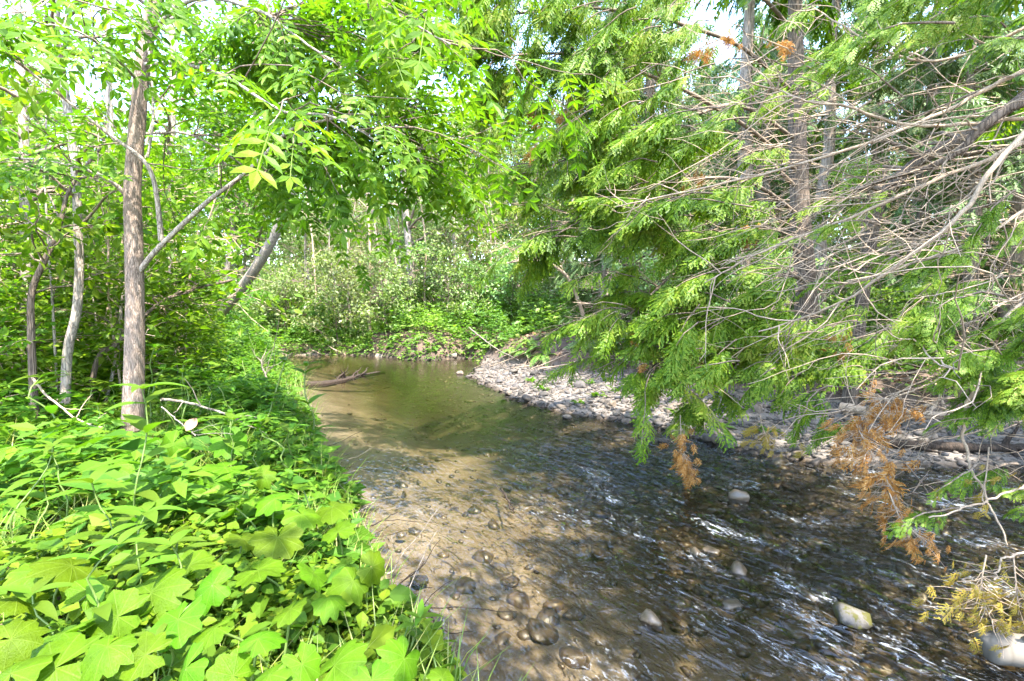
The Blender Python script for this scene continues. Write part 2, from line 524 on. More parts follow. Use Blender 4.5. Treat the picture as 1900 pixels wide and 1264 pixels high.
xs = np.concatenate((np.linspace(-70, -12, 40, endpoint=False), np.linspace(-12, -7, 40, endpoint=False), np.linspace(-7, 9, 190, endpoint=False), np.linspace(9, 14, 30, endpoint=False), np.linspace(14, 70, 40)))
ys = np.concatenate((np.linspace(-25, -2, 25, endpoint=False), np.linspace(-2, 9, 140, endpoint=False), np.linspace(9, 19, 90, endpoint=False), np.linspace(19, 95, 60)))
gx, gy, gF = grid_mesh(xs, ys)
gzv = ground_z(gx, gy)
gd = sdist(poly, gx, gy); gb = sdist(bar, gx, gy)
wetm = 1 - sstep(-0.02, 0.12, gd)
barm = (1 - sstep(-0.1, 0.25, gb)) * (1 - wetm)

m, N, L = new_mat('forest_soil')
geo = N.new('ShaderNodeNewGeometry')
pos = geo.outputs['Position']
aw = N.new('ShaderNodeAttribute'); aw.attribute_name = 'wet'
ab = N.new('ShaderNodeAttribute'); ab.attribute_name = 'bar'
n1 = noise_tex(N, L, pos, 5, 8, 0.65); n2 = noise_tex(N, L, pos, 38, 5, 0.6)
soil = ramp(N, [(0.3, (0.055, 0.036, 0.024)), (0.5, (0.085, 0.058, 0.042)), (0.68, (0.16, 0.115, 0.09))])
L.new(val(N, 'ADD', val(N, 'MULTIPLY', n1, 0.5, L), val(N, 'MULTIPLY', n2, 0.5, L), L), soil.inputs[0])
sand0 = ramp(N, [(0.3, (0.085, 0.064, 0.040)), (0.52, (0.135, 0.110, 0.082)), (0.7, (0.26, 0.215, 0.165))])
silt = ramp(N, [(0.3, (0.018, 0.015, 0.012)), (0.52, (0.045, 0.037, 0.027)), (0.7, (0.085, 0.068, 0.048))])
L.new(val(N, 'ADD', val(N, 'MULTIPLY', noise_tex(N, L, pos, 2.2, 5, 0.6), 0.6, L), val(N, 'MULTIPLY', n2, 0.4, L), L), sand0.inputs[0])
L.new(val(N, 'ADD', val(N, 'MULTIPLY', n1, 0.4, L), val(N, 'MULTIPLY', n2, 0.6, L), L), silt.inputs[0])
asd = N.new('ShaderNodeAttribute'); asd.attribute_name = 'sand'
sand = N.new('ShaderNodeMix'); sand.data_type = 'RGBA'; L.new(asd.outputs['Fac'], sand.inputs[0]); L.new(silt.outputs[0], sand.inputs[6]); L.new(sand0.outputs[0], sand.inputs[7])
grav = ramp(N, [(0.3, (0.07, 0.06, 0.05)), (0.7, (0.20, 0.17, 0.145))]); L.new(n2, grav.inputs[0])
mx1 = N.new('ShaderNodeMix'); mx1.data_type = 'RGBA'; L.new(ab.outputs['Fac'], mx1.inputs[0]); L.new(soil.outputs[0], mx1.inputs[6]); L.new(grav.outputs[0], mx1.inputs[7])
mx2 = N.new('ShaderNodeMix'); mx2.data_type = 'RGBA'; L.new(aw.outputs['Fac'], mx2.inputs[0]); L.new(mx1.outputs[2], mx2.inputs[6]); L.new(sand.outputs[2], mx2.inputs[7])
b = N.new('ShaderNodeBsdfPrincipled'); b.inputs['Roughness'].default_value = 0.85; b.inputs['Specular IOR Level'].default_value = 0.2
L.new(mx2.outputs[2], b.inputs['Base Color'])
bm = N.new('ShaderNodeBump'); bm.inputs['Strength'].default_value = 0.7; bm.inputs['Distance'].default_value = 0.03
L.new(val(N, 'ADD', n1, val(N, 'MULTIPLY', n2, 0.4, L), L), bm.inputs['Height']); L.new(bm.outputs[0], b.inputs['Normal'])
o = N.new('ShaderNodeOutputMaterial'); L.new(b.outputs[0], o.inputs[0])
M['soil'] = m
tag(obj('ground', mesh('ground', [(np.stack((gx, gy, gzv), 1), gF)], M['soil'], True, attrs={'wet': wetm, 'bar': barm, 'sand': np.clip(1 - sstep(-1.2, 0.2, gx - center(gy) + 1.1 * fbm(gx * 0.9, gy * 0.9, 45, 3) - 0.25 * sstep(5, 9, gy)), 0, 1)})),
    'brown forest soil with the sandy creek bed and its banks', kind='structure')

# ------------------------------------------------------------------ water
yw = [-1.5]
while yw[-1] < 19: yw.append(yw[-1] + 0.028 * max(0.8, abs(yw[-1]) * 0.38))
xw = np.arange(-11, 9.5, 0.045)
wx, wy, wF = grid_mesh(xw, np.array(yw))
wd_ = sdist(poly, wx, wy)
keepv = wd_ < 0.5
kf = keepv[wF].all(1)
wF = wF[kf]
used = np.unique(wF); remap = np.full(len(wx), -1); remap[used] = np.arange(len(used))
wx, wy, wd_ = wx[used], wy[used], wd_[used]; wF = remap[wF]
fu = wx - center(wy); fv = wy
riff = np.clip(0.10 + 0.9 * (1 - sstep(3.2, 7.2, wy - 0.55 * fu)), 0, 1) * (0.65 + 0.7 * np.clip(vnoise(fu * 0.9, fv * 0.5, 77) + 0.5, 0, 1))
riff = riff * (0.72 + 0.55 * sstep(-2.2, 0.6, fu))
wz = riff * (0.034 * fbm(fu * 3.4, fv * 1.5, 41, 2) + 0.012 * fbm(fu * 9 + 0.4 * fv, fv * 3.4, 55, 3)) + 0.0016 * fbm(fu * 3, fv * 6, 61, 3)
wz = wz * sstep(0.3, -0.15, wd_)
m, N, L = new_mat('creek_water')
uv = N.new('ShaderNodeUVMap')
ar = N.new('ShaderNodeAttribute'); ar.attribute_name = 'riffle'
rf = ar.outputs['Fac']


def mapped(sx, sy, rot=0.0):
    mp = N.new('ShaderNodeMapping'); mp.inputs['Scale'].default_value = (sx, sy, 1); mp.inputs['Rotation'].default_value = (0, 0, rot)
    L.new(uv.outputs[0], mp.inputs[0]); return mp.outputs[0]


s1 = noise_tex(N, L, mapped(9.0, 4.8, 0.25), 1.0, 2.5, 0.5, 1.3)
s2 = noise_tex(N, L, mapped(26, 13, -0.3), 1.0, 1.5, 0.45, 1.0)
s3 = noise_tex(N, L, mapped(3, 7), 1.0, 3, 0.5, 0.3)
h1 = val(N, 'MULTIPLY', val(N, 'ADD', val(N, 'MULTIPLY', s1, 0.060, L), val(N, 'MULTIPLY', s2, 0.011, L), L), rf, L)
hh = val(N, 'ADD', h1, val(N, 'MULTIPLY', s3, 0.004, L), L)
bm = N.new('ShaderNodeBump'); bm.inputs['Strength'].default_value = 1.0; bm.inputs['Distance'].default_value = 1.0
L.new(hh, bm.inputs['Height'])
fr = N.new('ShaderNodeFresnel'); fr.inputs['IOR'].default_value = 1.5; L.new(bm.outputs[0], fr.inputs['Normal'])
trn = N.new('ShaderNodeBsdfTransparent'); 
adp = N.new('ShaderNodeAttribute'); adp.attribute_name = 'depth'
tin = ramp(N, [(0.0, (0.95, 0.93, 0.88)), (0.2, (0.74, 0.70, 0.58)), (0.55, (0.36, 0.36, 0.19))]); L.new(adp.outputs['Fac'], tin.inputs[0]); L.new(tin.outputs[0], trn.inputs[0])
gl = N.new('ShaderNodeBsdfGlossy'); gl.inputs['Roughness'].default_value = 0.015; L.new(bm.outputs[0], gl.inputs['Normal'])
mix = N.new('ShaderNodeMixShader'); L.new(fr.outputs[0], mix.inputs[0]); L.new(trn.outputs[0], mix.inputs[1]); L.new(gl.outputs[0], mix.inputs[2])
fo = noise_tex(N, L, mapped(22, 11, 0.3), 1.0, 5, 0.7, 1.6)
fo2 = noise_tex(N, L, mapped(2.6, 1.6), 1.0, 3, 0.6, 0.4)
fsum = val(N, 'ADD', val(N, 'MULTIPLY', fo, 0.55, L), val(N, 'ADD', val(N, 'MULTIPLY', fo2, 0.42, L), val(N, 'MULTIPLY', rf, 0.06, L), L), L)
fr2 = ramp(N, [(0.62, (0, 0, 0)), (0.72, (0.5, 0.5, 0.5))]); L.new(fsum, fr2.inputs[0])
dif = N.new('ShaderNodeBsdfDiffuse'); dif.inputs[0].default_value = (0.75, 0.78, 0.82, 1)
mix2 = N.new('ShaderNodeMixShader'); L.new(val(N, 'MULTIPLY', fr2.outputs[0], val(N, 'MINIMUM', rf, 1.0, L), L), mix2.inputs[0]); L.new(mix.outputs[0], mix2.inputs[1]); L.new(dif.outputs[0], mix2.inputs[2])
o = N.new('ShaderNodeOutputMaterial'); L.new(mix2.outputs[0], o.inputs[0])
M['water'] = m
tag(obj('creek_water', mesh('creek_water', [(np.stack((wx, wy, wz), 1), wF)], M['water'], True, uv=np.stack((fu, fv), 1), attrs={'riffle': riff, 'depth': np.clip(-ground_z(wx, wy), 0, 1)})),
    'shallow clear creek water, smooth upstream and rippled downstream', kind='structure')

# ------------------------------------------------------------------ leaf shapes
# plain leaf: two folded halves
LEAF_V = np.array([(0, 0, 0), (-0.26, 0.38, 0.05), (-0.16, 0.75, 0.03), (0, 1, -0.06), (0.16, 0.75, 0.03), (0.26, 0.38, 0.05), (0, 0.45, -0.03)])
LEAF_F = np.array([(0, 6, 1), (1, 6, 2), (2, 6, 3), (3, 6, 4), (4, 6, 5), (5, 6, 0)])
LEAF2_V = np.array([(0, 0, 0), (-0.27, 0.45, 0.06), (0, 1, -0.05), (0.27, 0.45, 0.06)])
LEAF2_F = np.array([(0, 2, 1), (0, 3, 2)])


def compound(nl, lw, ll, droop):
    """pinnate leaf, length 1"""
    pp, yy, nn, ss = [], [], [], []
    for k in range(nl):
        t = 0.28 + 0.66 * k / (nl - 1)
        z = -droop * t * t
        for sd in (-1, 1):
            pp.append((0, t, z)); yy.append((sd * 0.85, 0.55, -0.25)); nn.append((0.1 * sd, 0.3, 1)); ss.append((lw * 1.0, ll * (1 - 0.25 * abs(t - 0.55)), ll))
    pp.append((0, 0.95, -droop * 0.92)); yy.append((0, 1, -droop)); nn.append((0, 0.3, 1)); ss.append((lw, ll * 1.1, ll))
    V, F = scatter(LEAF_V, LEAF_F, pp, yy, nn, np.array(ss))
    t = np.array((0, 0.33, 0.66, 1.0))
    rv = np.concatenate([np.stack((np.full(4, s * 0.006), t, -droop * t * t + 0.002), 1) for s in (-1, 1)])
    rfc = np.array([(0, 4, 1), (4, 5, 1), (1, 5, 2), (5, 6, 2), (2, 6, 3), (6, 7, 3)])
    return join([(V, F), (rv, rfc)])


ASH_V, ASH_F = compound(4, 0.22, 0.30, 0.25)


def cedar_spray(r, nb=8, ns=4, wide=0.022, curl=0.22, wid=0.52, sub=0.26):
    """flat fern-like spray of scale leaves, length 1: feathered branchlets hang off a bent axis"""
    pp, yy, ss = [], [], []
    pp.append((0, 0, 0)); yy.append((0, 1, 0)); ss.append((0.022, 1.0, 1))
    for k in range(nb):
        t = 0.08 + 0.86 * (k + 0.5) / nb
        bl = (wid * (1 - t) ** 0.6 + 0.09) * r.uniform(0.7, 1.15) * (0.6 + 0.4 * min(1, t * 4))
        for sd in (-1, 1):
            if r.uniform() < 0.08: continue
            an = radians(r.uniform(34, 56))
            d = np.array((sd * sin(an), cos(an), 0))
            b0 = np.array((0, t + (0.045 if sd > 0 else 0), 0))
            bend = r.normal(0, 0.05)
            pp.append(b0); yy.append(d); ss.append((wide * 1.5, bl, 1))
            for q in range(ns):
                u = 0.18 + 0.72 * q / max(1, ns - 1)
                sl = bl * sub * (1.15 - u) + 0.03
                for s2 in (-1, 1):
                    a2 = an * sd + s2 * radians(r.uniform(30, 44)) + bend
                    pp.append(b0 + d * bl * (u + 0.05 * s2)); yy.append((sin(a2), cos(a2), 0)); ss.append((wide * 1.7, sl, 1))
    D_V = np.array([(0, 0, 0), (-0.5, 0.55, 0), (0, 1, 0), (0.5, 0.55, 0)]); D_F = np.array([(0, 2, 1), (0, 3, 2)])
    V, F = scatter(D_V, D_F, pp, yy, np.tile((0, 0, 1.0), (len(pp), 1)), np.array(ss))
    V[:, 2] += -curl * V[:, 1] ** 2 - 0.55 * np.abs(V[:, 0]) ** 1.5
    return V, F


SPRAY = [cedar_spray(np.random.default_rng(i), 8, 2, 0.036, 0.10 + 0.12 * i) for i in range(4)]
SPRAY_FINE = [cedar_spray(np.random.default_rng(10 + i), 9, 4, 0.022, 0.2 + 0.1 * i) for i in range(3)]
SPRAY_FAR = [cedar_spray(np.random.default_rng(20 + i), 6, 1, 0.045, 0.35) for i in range(2)]


def rand_dir(r, n, up=0.0, sp=1.0):
    v = r.normal(0, sp, (n, 3)); v[:, 2] += up
    return nrmz(v)


def leaves_at(r, pts, out, size, T=LEAF2_V, F=LEAF2_F, nup=1.0, jit=0.7, droop=0.25):
    n = len(pts)
    nd = rand_dir(r, n, nup / max(jit, 1e-3) * 1.0)
    yd = out + r.normal(0, 0.7, (n, 3)); yd[:, 2] -= droop
    return scatter(T, F, pts, yd, nd, size)


# ------------------------------------------------------------------ tree kinds (built once, copied)
def gen_broadleaf(seed, h, rad, nb, nl, lsize, base=0.25, up=0.45, T=LEAF2_V, F=LEAF2_F, tr=0.10, tw=7, sig=0.22):
    r = np.random.default_rng(seed)
    trunk = wander((0, 0, -0.2), (r.normal(0, 0.05) * h, r.normal(0, 0.05) * h, h * 0.96), 12, 0.35, r)
    tubes = []
    cl, co = [], []
    for i in range(nb):
        t = base + (0.97 - base) * ((i + r.uniform(0, 1)) / nb)
        p0 = trunk[min(11, int(t * 11))] + (trunk[min(11, int(t * 11) + 1)] - trunk[min(11, int(t * 11))]) * (t * 11 % 1)
        az = i * 2.4 + r.normal(0, 0.4)
        s = (t - base) / (1 - base)
        ln = rad * (0.35 + 1.0 * math.sin(pi * min(0.97, 0.25 + 0.72 * s))) * r.uniform(0.7, 1.1)
        d = np.array((cos(az), sin(az), up + 0.5 * s))
        p1 = p0 + d / np.linalg.norm(d) * ln
        q = wander(p0, p1, 7, 0.5, r, (0, 0, 0.08))
        tubes.append(tube(q, np.linspace(tr * 0.30, 0.006, 7), 4))
        for k in range(tw):
            u = r.uniform(0.25, 1.0)
            a = q[min(6, int(u * 6))]
            b2 = a + np.append(d[:2], 0) * 0.25 * ln * r.uniform(0.2, 1) + r.normal(0, 0.22, 3) * ln * (1, 1, 0.7)
            tubes.append(tube(wander(a, b2, 4, 0.4, r), np.linspace(0.008, 0.003, 4), 3))
            for f in (0.5, 0.8, 1.0):
                cl.append(a * (1 - f) + b2 * f); co.append((b2 - a))
    cl = np.array(cl); co = nrmz(np.array(co))
    k = r.integers(0, len(cl), nl)
    pts = cl[k] + r.normal(0, 1, (nl, 3)) * (sig, sig, sig * 0.55)
    lv = leaves_at(r, pts, co[k], lsize * r.uniform(0.6, 1.25, nl), T, F, 1.0, 0.75)
    tk = tube(smooth_line(trunk, 24), np.interp(np.linspace(0, 1, 24), (0, 0.06, 0.3, 1), (tr * 1.35, tr, tr * 0.85, tr * 0.2)), 9)
    return tk, join(tubes), lv


def gen_cedar(seed, h, rad, nb, ns, dead, tr=0.16, clear=0.25):
    r = np.random.default_rng(seed)
    trunk = wander((0, 0, -0.2), (r.normal(0, 0.03) * h, r.normal(0, 0.03) * h, h), 14, 0.15, r)
    tubes, pp, yy, nn = [], [], [], []
    for i in range(nb):
        t = clear + (0.99 - clear) * (i + r.uniform(0, 1)) / nb
        ii = min(12, int(t * 13)); p0 = trunk[ii] + (trunk[ii + 1] - trunk[ii]) * (t * 13 - ii)
        az = r.uniform(0, 2 * pi)
        ln = rad * (1.05 - t) ** 0.7 * r.uniform(0.6, 1.1) + 0.2
        dh = np.array((cos(az), sin(az), 0))
        q = np.array([p0 + dh * ln * u + np.array((0, 0, -0.42 * ln * u + 0.36 * ln * u ** 2.4)) for u in np.linspace(0, 1, 6)]) + r.normal(0, 0.02, (6, 3))
        tubes.append(tube(q, np.linspace(0.022, 0.005, 6), 3))
        m_ = max(3, int(ns / nb * (0.4 + ln / rad)))
        u = r.uniform(0.22, 1.0, m_)
        k = np.minimum(4, (u * 5).astype(int)); f = (u * 5 - k)[:, None]
        a = q[k] * (1 - f) + q[k + 1] * f
        sd = r.choice((-1, 1), m_)[:, None]
        side = np.array((-dh[1], dh[0], 0))
        yd = dh * r.uniform(0.2, 1.0, (m_, 1)) + side * sd * r.uniform(0.1, 0.9, (m_, 1)) + np.array((0, 0, -1)) * r.uniform(0.1, 0.9, (m_, 1))
        pp.append(a + r.normal(0, 0.05, (m_, 3))); yy.append(yd); nn.append(np.tile((0, 0, 1.0), (m_, 1)) + r.normal(0, 0.45, (m_, 3)) + dh * 0.5)
    pp, yy, nn = np.concatenate(pp), np.concatenate(yy), np.concatenate(nn)
    half = len(pp) // 2
    lv = join([scatter(*SPRAY_FAR[j], pp[s], yy[s], nn[s], r.uniform(0.30, 0.55, len(pp[s]))) for j, s in enumerate((slice(0, half), slice(half, None)))])
    for i in range(dead):
        t = r.uniform(0.03, clear + 0.25)
        ii = min(12, int(t * 13)); p0 = trunk[ii] + (trunk[ii + 1] - trunk[ii]) * (t * 13 - ii)
        az = r.uniform(0, 2 * pi); ln = r.uniform(0.5, 1.5)
        p1 = p0 + np.array((cos(az), sin(az), r.uniform(-0.5, 0.35))) * ln
        q = wander(p0, p1, 6, 0.5, r, (0, 0, r.uniform(-0.12, 0.05)))
        tubes.append(tube(q, np.linspace(0.016, 0.005, 6), 3))
        for k in range(3):
            a = q[r.integers(1, 5)]
            tubes.append(tube(wander(a, a + (p1 - p0) * 0.3 + r.normal(0, 0.16, 3), 4, 0.5, r), np.linspace(0.006, 0.002, 4), 3))
    th = np.linspace(0, 1, 26)
    tk = tube(smooth_line(trunk, 26), np.interp(th, (0, 0.03, 0.08, 1), (tr * 1.6, tr * 1.15, tr, 0.02)), 11)
    return tk, join(tubes), lv


PROTO = {}


def proto(name, trees, mats, part_names=('trunk', 'branchwork', 'crown')):
    tk, br, lv = trees
    out = []
    for nm, g, mt, sm in zip(part_names, (tk, br, lv), mats, (True, True, False)):
        out.append((nm, mesh(name + '_' + nm, [g], M[mt], sm)))
    PROTO[name] = out


def place_tree(kind, name, loc, rz, s, label, cat='tree', group=None, mats=None):
    e = empty(name, loc, rz); e.scale = (s, s, s)
    tag(e, label, cat, group)
    for nm, me in PROTO[kind]:
        o = obj(nm, me, e)
        if nm in ('crown', 'branchwork'): o['kind'] = 'stuff'
    return e


proto('tall_a', gen_broadleaf(1, 11, 2.6, 34, 7500, 0.15, 0.22, tr=0.12), ('bark_grey', 'twig_dark', 'broad_leaf'))
proto('tall_b', gen_broadleaf(2, 9, 2.2, 30, 6500, 0.14, 0.18, tr=0.09), ('bark_grey', 'twig', 'pale_leaf'))
proto('tall_c', gen_broadleaf(3, 12.5, 2.8, 36, 7500, 0.17, 0.30, tr=0.14), ('bark_cedar', 'twig_dark', 'broad_leaf'))
proto('sapling', gen_broadleaf(4, 4.6, 1.1, 22, 1500, 0.15, 0.10, 0.3, LEAF_V, LEAF_F, tr=0.032, sig=0.14), ('bark_grey', 'twig', 'sapling_leaf'))
proto('sapling_b', gen_broadleaf(14, 3.6, 0.95, 20, 1300, 0.13, 0.06, 0.3, LEAF_V, LEAF_F, tr=0.025, sig=0.13), ('bark_grey', 'twig', 'sapling_leaf'))
proto('shrub', gen_broadleaf(5, 2.0, 1.2, 22, 2701, 0.125, 0.03, 0.35, tr=0.022, tw=4, sig=0.16), ('twig_dark', 'twig_dark', 'broad_leaf'))
proto('shrub_pale', gen_broadleaf(6, 2.3, 1.3, 22, 2701, 0.12, 0.03, 0.3, tr=0.022, tw=4, sig=0.16), ('twig_dark', 'twig_dark', 'pale_leaf'))
proto('cedar_a', gen_cedar(7, 10, 2.2, 85, 1000, 110, 0.17, 0.16), ('bark_cedar', 'twig', 'cedar_far'))
proto('cedar_b', gen_cedar(8, 12, 2.4, 85, 950, 190, 0.21, 0.36), ('bark_cedar', 'twig', 'cedar_far'))
proto('cedar_c', gen_cedar(9, 6.5, 1.6, 65, 1000, 40, 0.10, 0.06), ('bark_cedar', 'twig', 'cedar_far'))


def free_spot(x, y, m_=0.9):
    return sdist(poly, np.array([x]), np.array([y]))[0] > m_ and sdist(bar, np.array([x]), np.array([y]))[0] > m_ * 0.6


# far wood: every tree stands on the ground beyond the creek
R = random.Random(5)
spots = []


def try_spots(n, x0, x1, y0, y1, mind, marg=1.0):
    got = []
    for _ in range(n * 40):
        if len(got) >= n: break
        x, y = R.uniform(x0, x1), R.uniform(y0, y1)
        if free_spot(x, y, marg) and all((x - a) ** 2 + (y - b_) ** 2 > mind ** 2 for a, b_ in spots):
            spots.append((x, y)); got.append((x, y))
    return got


LB = {'tall_a': 'leafy deciduous tree with a dark green crown in the wood behind the pool',
      'tall_b': 'slim deciduous tree with pale silvery leaves in the wood behind the pool',
      'tall_c': 'tall deciduous tree with a high crown in the wood behind the pool'}
for x, y in try_spots(34, -15, 3, 19.0, 33, 1.6):
    k = R.choice(('tall_a', 'tall_b', 'tall_b', 'tall_c'))
    place_tree(k, 'deciduous_tree', (x, y, gz(x, y)), R.uniform(0, 6.28), R.uniform(0.75, 1.05) * (0.85 if -0.45 < x / y < -0.2 else 1), LB[k], group='deciduous trees behind the pool')
for x, y in try_spots(22, -34, 20, 34, 52, 2.5):
    k = R.choice(('tall_a', 'tall_b', 'tall_c'))
    sc_ = R.uniform(1.0, 1.3) * (0.8 if -0.52 < x / y < -0.18 else 1)
    place_tree(k, 'deciduous_tree', (x, y, gz(x, y)), R.uniform(0, 6.28), sc_, LB[k].replace('in the wood behind the pool', 'in the far wood'), group='deciduous trees in the far wood')
for x, y in try_spots(8, -26, -9.5, 9, 22, 2.4):
    k = R.choice(('tall_a', 'tall_b', 'tall_c'))
    place_tree(k, 'deciduous_tree', (x, y, gz(x, y)), R.uniform(0, 6.28), R.uniform(0.8, 1.05), LB[k].replace('in the wood behind the pool', 'in the thicket left of the creek'), group='deciduous trees left of the creek')
CB = {'cedar_a': 'cedar with drooping blue-green sprays in the grove right of the pool',
      'cedar_b': 'tall cedar with bare lower twigs in the grove right of the pool',
      'cedar_c': 'small bushy young cedar in the grove right of the pool'}
for x, y in try_spots(42, 2.2, 24, 11.0, 32, 1.3):
    k = R.choice(('cedar_a', 'cedar_b', 'cedar_b', 'cedar_c'))
    place_tree(k, 'cedar_tree', (x, y, gz(x, y)), R.uniform(0, 6.28), R.uniform(0.8, 1.15), CB[k], group='cedars of the grove right of the pool')
for x, y in try_spots(14, 8.0, 19, 4.5, 12, 1.3):
    k = R.choice(('cedar_b', 'cedar_a'))
    place_tree(k, 'cedar_tree', (x, y, gz(x, y)), R.uniform(0, 6.28), R.uniform(0.8, 1.1), CB[k].replace('right of the pool', 'behind the gravel bar'), group='cedars behind the gravel bar')

r = np.random.default_rng(77)
n = 30000
az = r.uniform(-1.0, 1.0, n); dist = r.uniform(44, 66, n)
x = dist * np.sin(az); y = dist * np.cos(az)
top = 7.0 + 7.0 * np.clip(fbm(az * 14, dist * 0.1, 12, 4) + 0.45, 0.0, 1.2)
top = np.where(np.abs(np.tan(az) + 0.33) < 0.14, top * 0.6, top)
z = ground_z(x, y) + top * r.uniform(0, 1, n) ** 0.8
tag(obj('far_wood', mesh('far_wood', [scatter(LEAF2_V * (1.3, 1, 1), LEAF2_F, np.stack((x, y, z), 1), rand_dir(r, n, -0.3), rand_dir(r, n, 1.2), r.uniform(0.35, 0.75, n))], M['broad_leaf'])),
    'distant wood closing the view behind the creek', kind='stuff')

# shrubs along the banks
for x, y in try_spots(26, -12, 2, 16.6, 20.5, 0.85, 0.55):
    k = R.choice(('shrub', 'shrub_pale', 'shrub_pale'))
    place_tree(k, 'bank_shrub', (x, y, gz(x, y)), R.uniform(0, 6.28), R.uniform(0.7, 1.25),
               'dense shrub with %s leaves overhanging the far bank of the pool' % ('dark green' if k == 'shrub' else 'pale green'), 'shrub', 'shrubs on the far bank of the pool')
for x, y in try_spots(16, -16, -5.0, 6.0, 17, 1.0, 0.7):
    if -0.72 < x / y < -0.40: continue
    k = R.choice(('shrub', 'shrub', 'shrub_pale'))
    place_tree(k, 'thicket_shrub', (x, y, gz(x, y)), R.uniform(0, 6.28), R.uniform(0.65, 1.1),
               'shrub with %s leaves in the thicket left of the creek' % ('dark green' if k == 'shrub' else 'pale green'), 'shrub', 'shrubs in the thicket left of the creek')
for x, y in try_spots(34, 2.5, 15, 7.6, 15.5, 0.75, 0.35):
    k = R.choice(('shrub', 'shrub_pale'))
    place_tree(k, 'undergrowth_shrub', (x, y, gz(x, y)), R.uniform(0, 6.28), R.uniform(0.5, 0.85),
               'low shrub with %s leaves under the cedars' % ('dark green' if k == 'shrub' else 'pale green'), 'shrub', 'low shrubs under the cedars')
# leafy young saplings filling the left edge of the view
for x, y, s_ in [(-5.6, 5.3, 0.62), (-6.3, 6.3, 0.75), (-5.9, 7.3, 0.75), (-4.9, 6.2, 0.5), (-7.2, 6.6, 0.8), (-5.0, 4.7, 0.45), (-6.6, 7.6, 0.9), (-4.9, 7.0, 0.48)]:
    place_tree('sapling_b', 'sapling', (x, y, gz(x, y)), R.uniform(0, 6.28), s_, 'low leafy sapling in the undergrowth left of the ash trunk', 'sapling', 'low saplings left of the ash')
# saplings on the left bank
for i, (x, y) in enumerate([(-5.6, 4.6), (-4.9, 5.6), (-6.4, 5.6), (-5.2, 6.8), (-7.9, 9.2), (-7.6, 6.2), (-6.2, 7.8), (-9.2, 10.6), (-6.9, 3.6), (-7.6, 5.0), (-8.6, 8.0), (-6.8, 9.9), (-8.3, 5.6), (-8.4, 6.6)]):
    k = ('sapling', 'sapling_b')[i % 2]
    place_tree(k, 'sapling', (x, y, gz(x, y)), R.uniform(0, 6.28), R.uniform(0.8, 1.2) * (0.62 if i in (8, 9) else 1),
               'slender sapling with bright oval leaves in the thicket behind the left bank', 'sapling', 'saplings in the left thicket')


# ------------------------------------------------------------------ the ash on the left bank
def limb_pts(pts, n):
    return smooth_line([P(*p) for p in pts], n)


def trunk_mesh(name, pts, radii, mat, k=20, n=70, furrow=0.012, seed=0, flare=0.0):
    q = smooth_line(pts, n)
    t = np.linspace(0, 1, n)
    r = np.interp(t, np.linspace(0, 1, len(radii)), radii)
    r = r + flare * np.exp(-t * 30)
    V, F = tube(q, r, k)
    V = V.reshape(n, k, 3)
    c = q[:, None, :]
    lz = np.cumsum(np.append(0, np.linalg.norm(np.diff(q, axis=0), axis=1)))
    th = np.arange(k) * (16.0 / k)
    ns = np.array([[0]])
    a, b_ = np.meshgrid(th, lz)
    cyc = vnoise(np.cos(a / 16 * 2 * pi) * 2.2 + 9, np.sin(a / 16 * 2 * pi) * 2.2 + b_ * 2.2, seed) + 0.6 * vnoise(np.cos(a / 16 * 2 * pi) * 6 + b_ * 0.6, np.sin(a / 16 * 2 * pi) * 6 + b_ * 3, seed + 3)
    V = c + (V - c) * (1 + (furrow / np.maximum(r, 1e-3))[:, None, None] * cyc[:, :, None])
    return mesh(name, [(V.reshape(-1, 3), F)], M[mat], True)


def rel(me, base):
    """move mesh so that base is its origin"""
    co = np.empty(len(me.vertices) * 3, np.float32); me.vertices.foreach_get('co', co)
    co = co.reshape(-1, 3) - np.asarray(base, np.float32); me.vertices.foreach_set('co', co.ravel()); me.update()
    return me


def part(name, me, root, kind=None, label=None):
    rel(me, root.location)
    o = obj(name, me, root)
    if kind: o['kind'] = kind
    if label: o['label'] = label
    return o


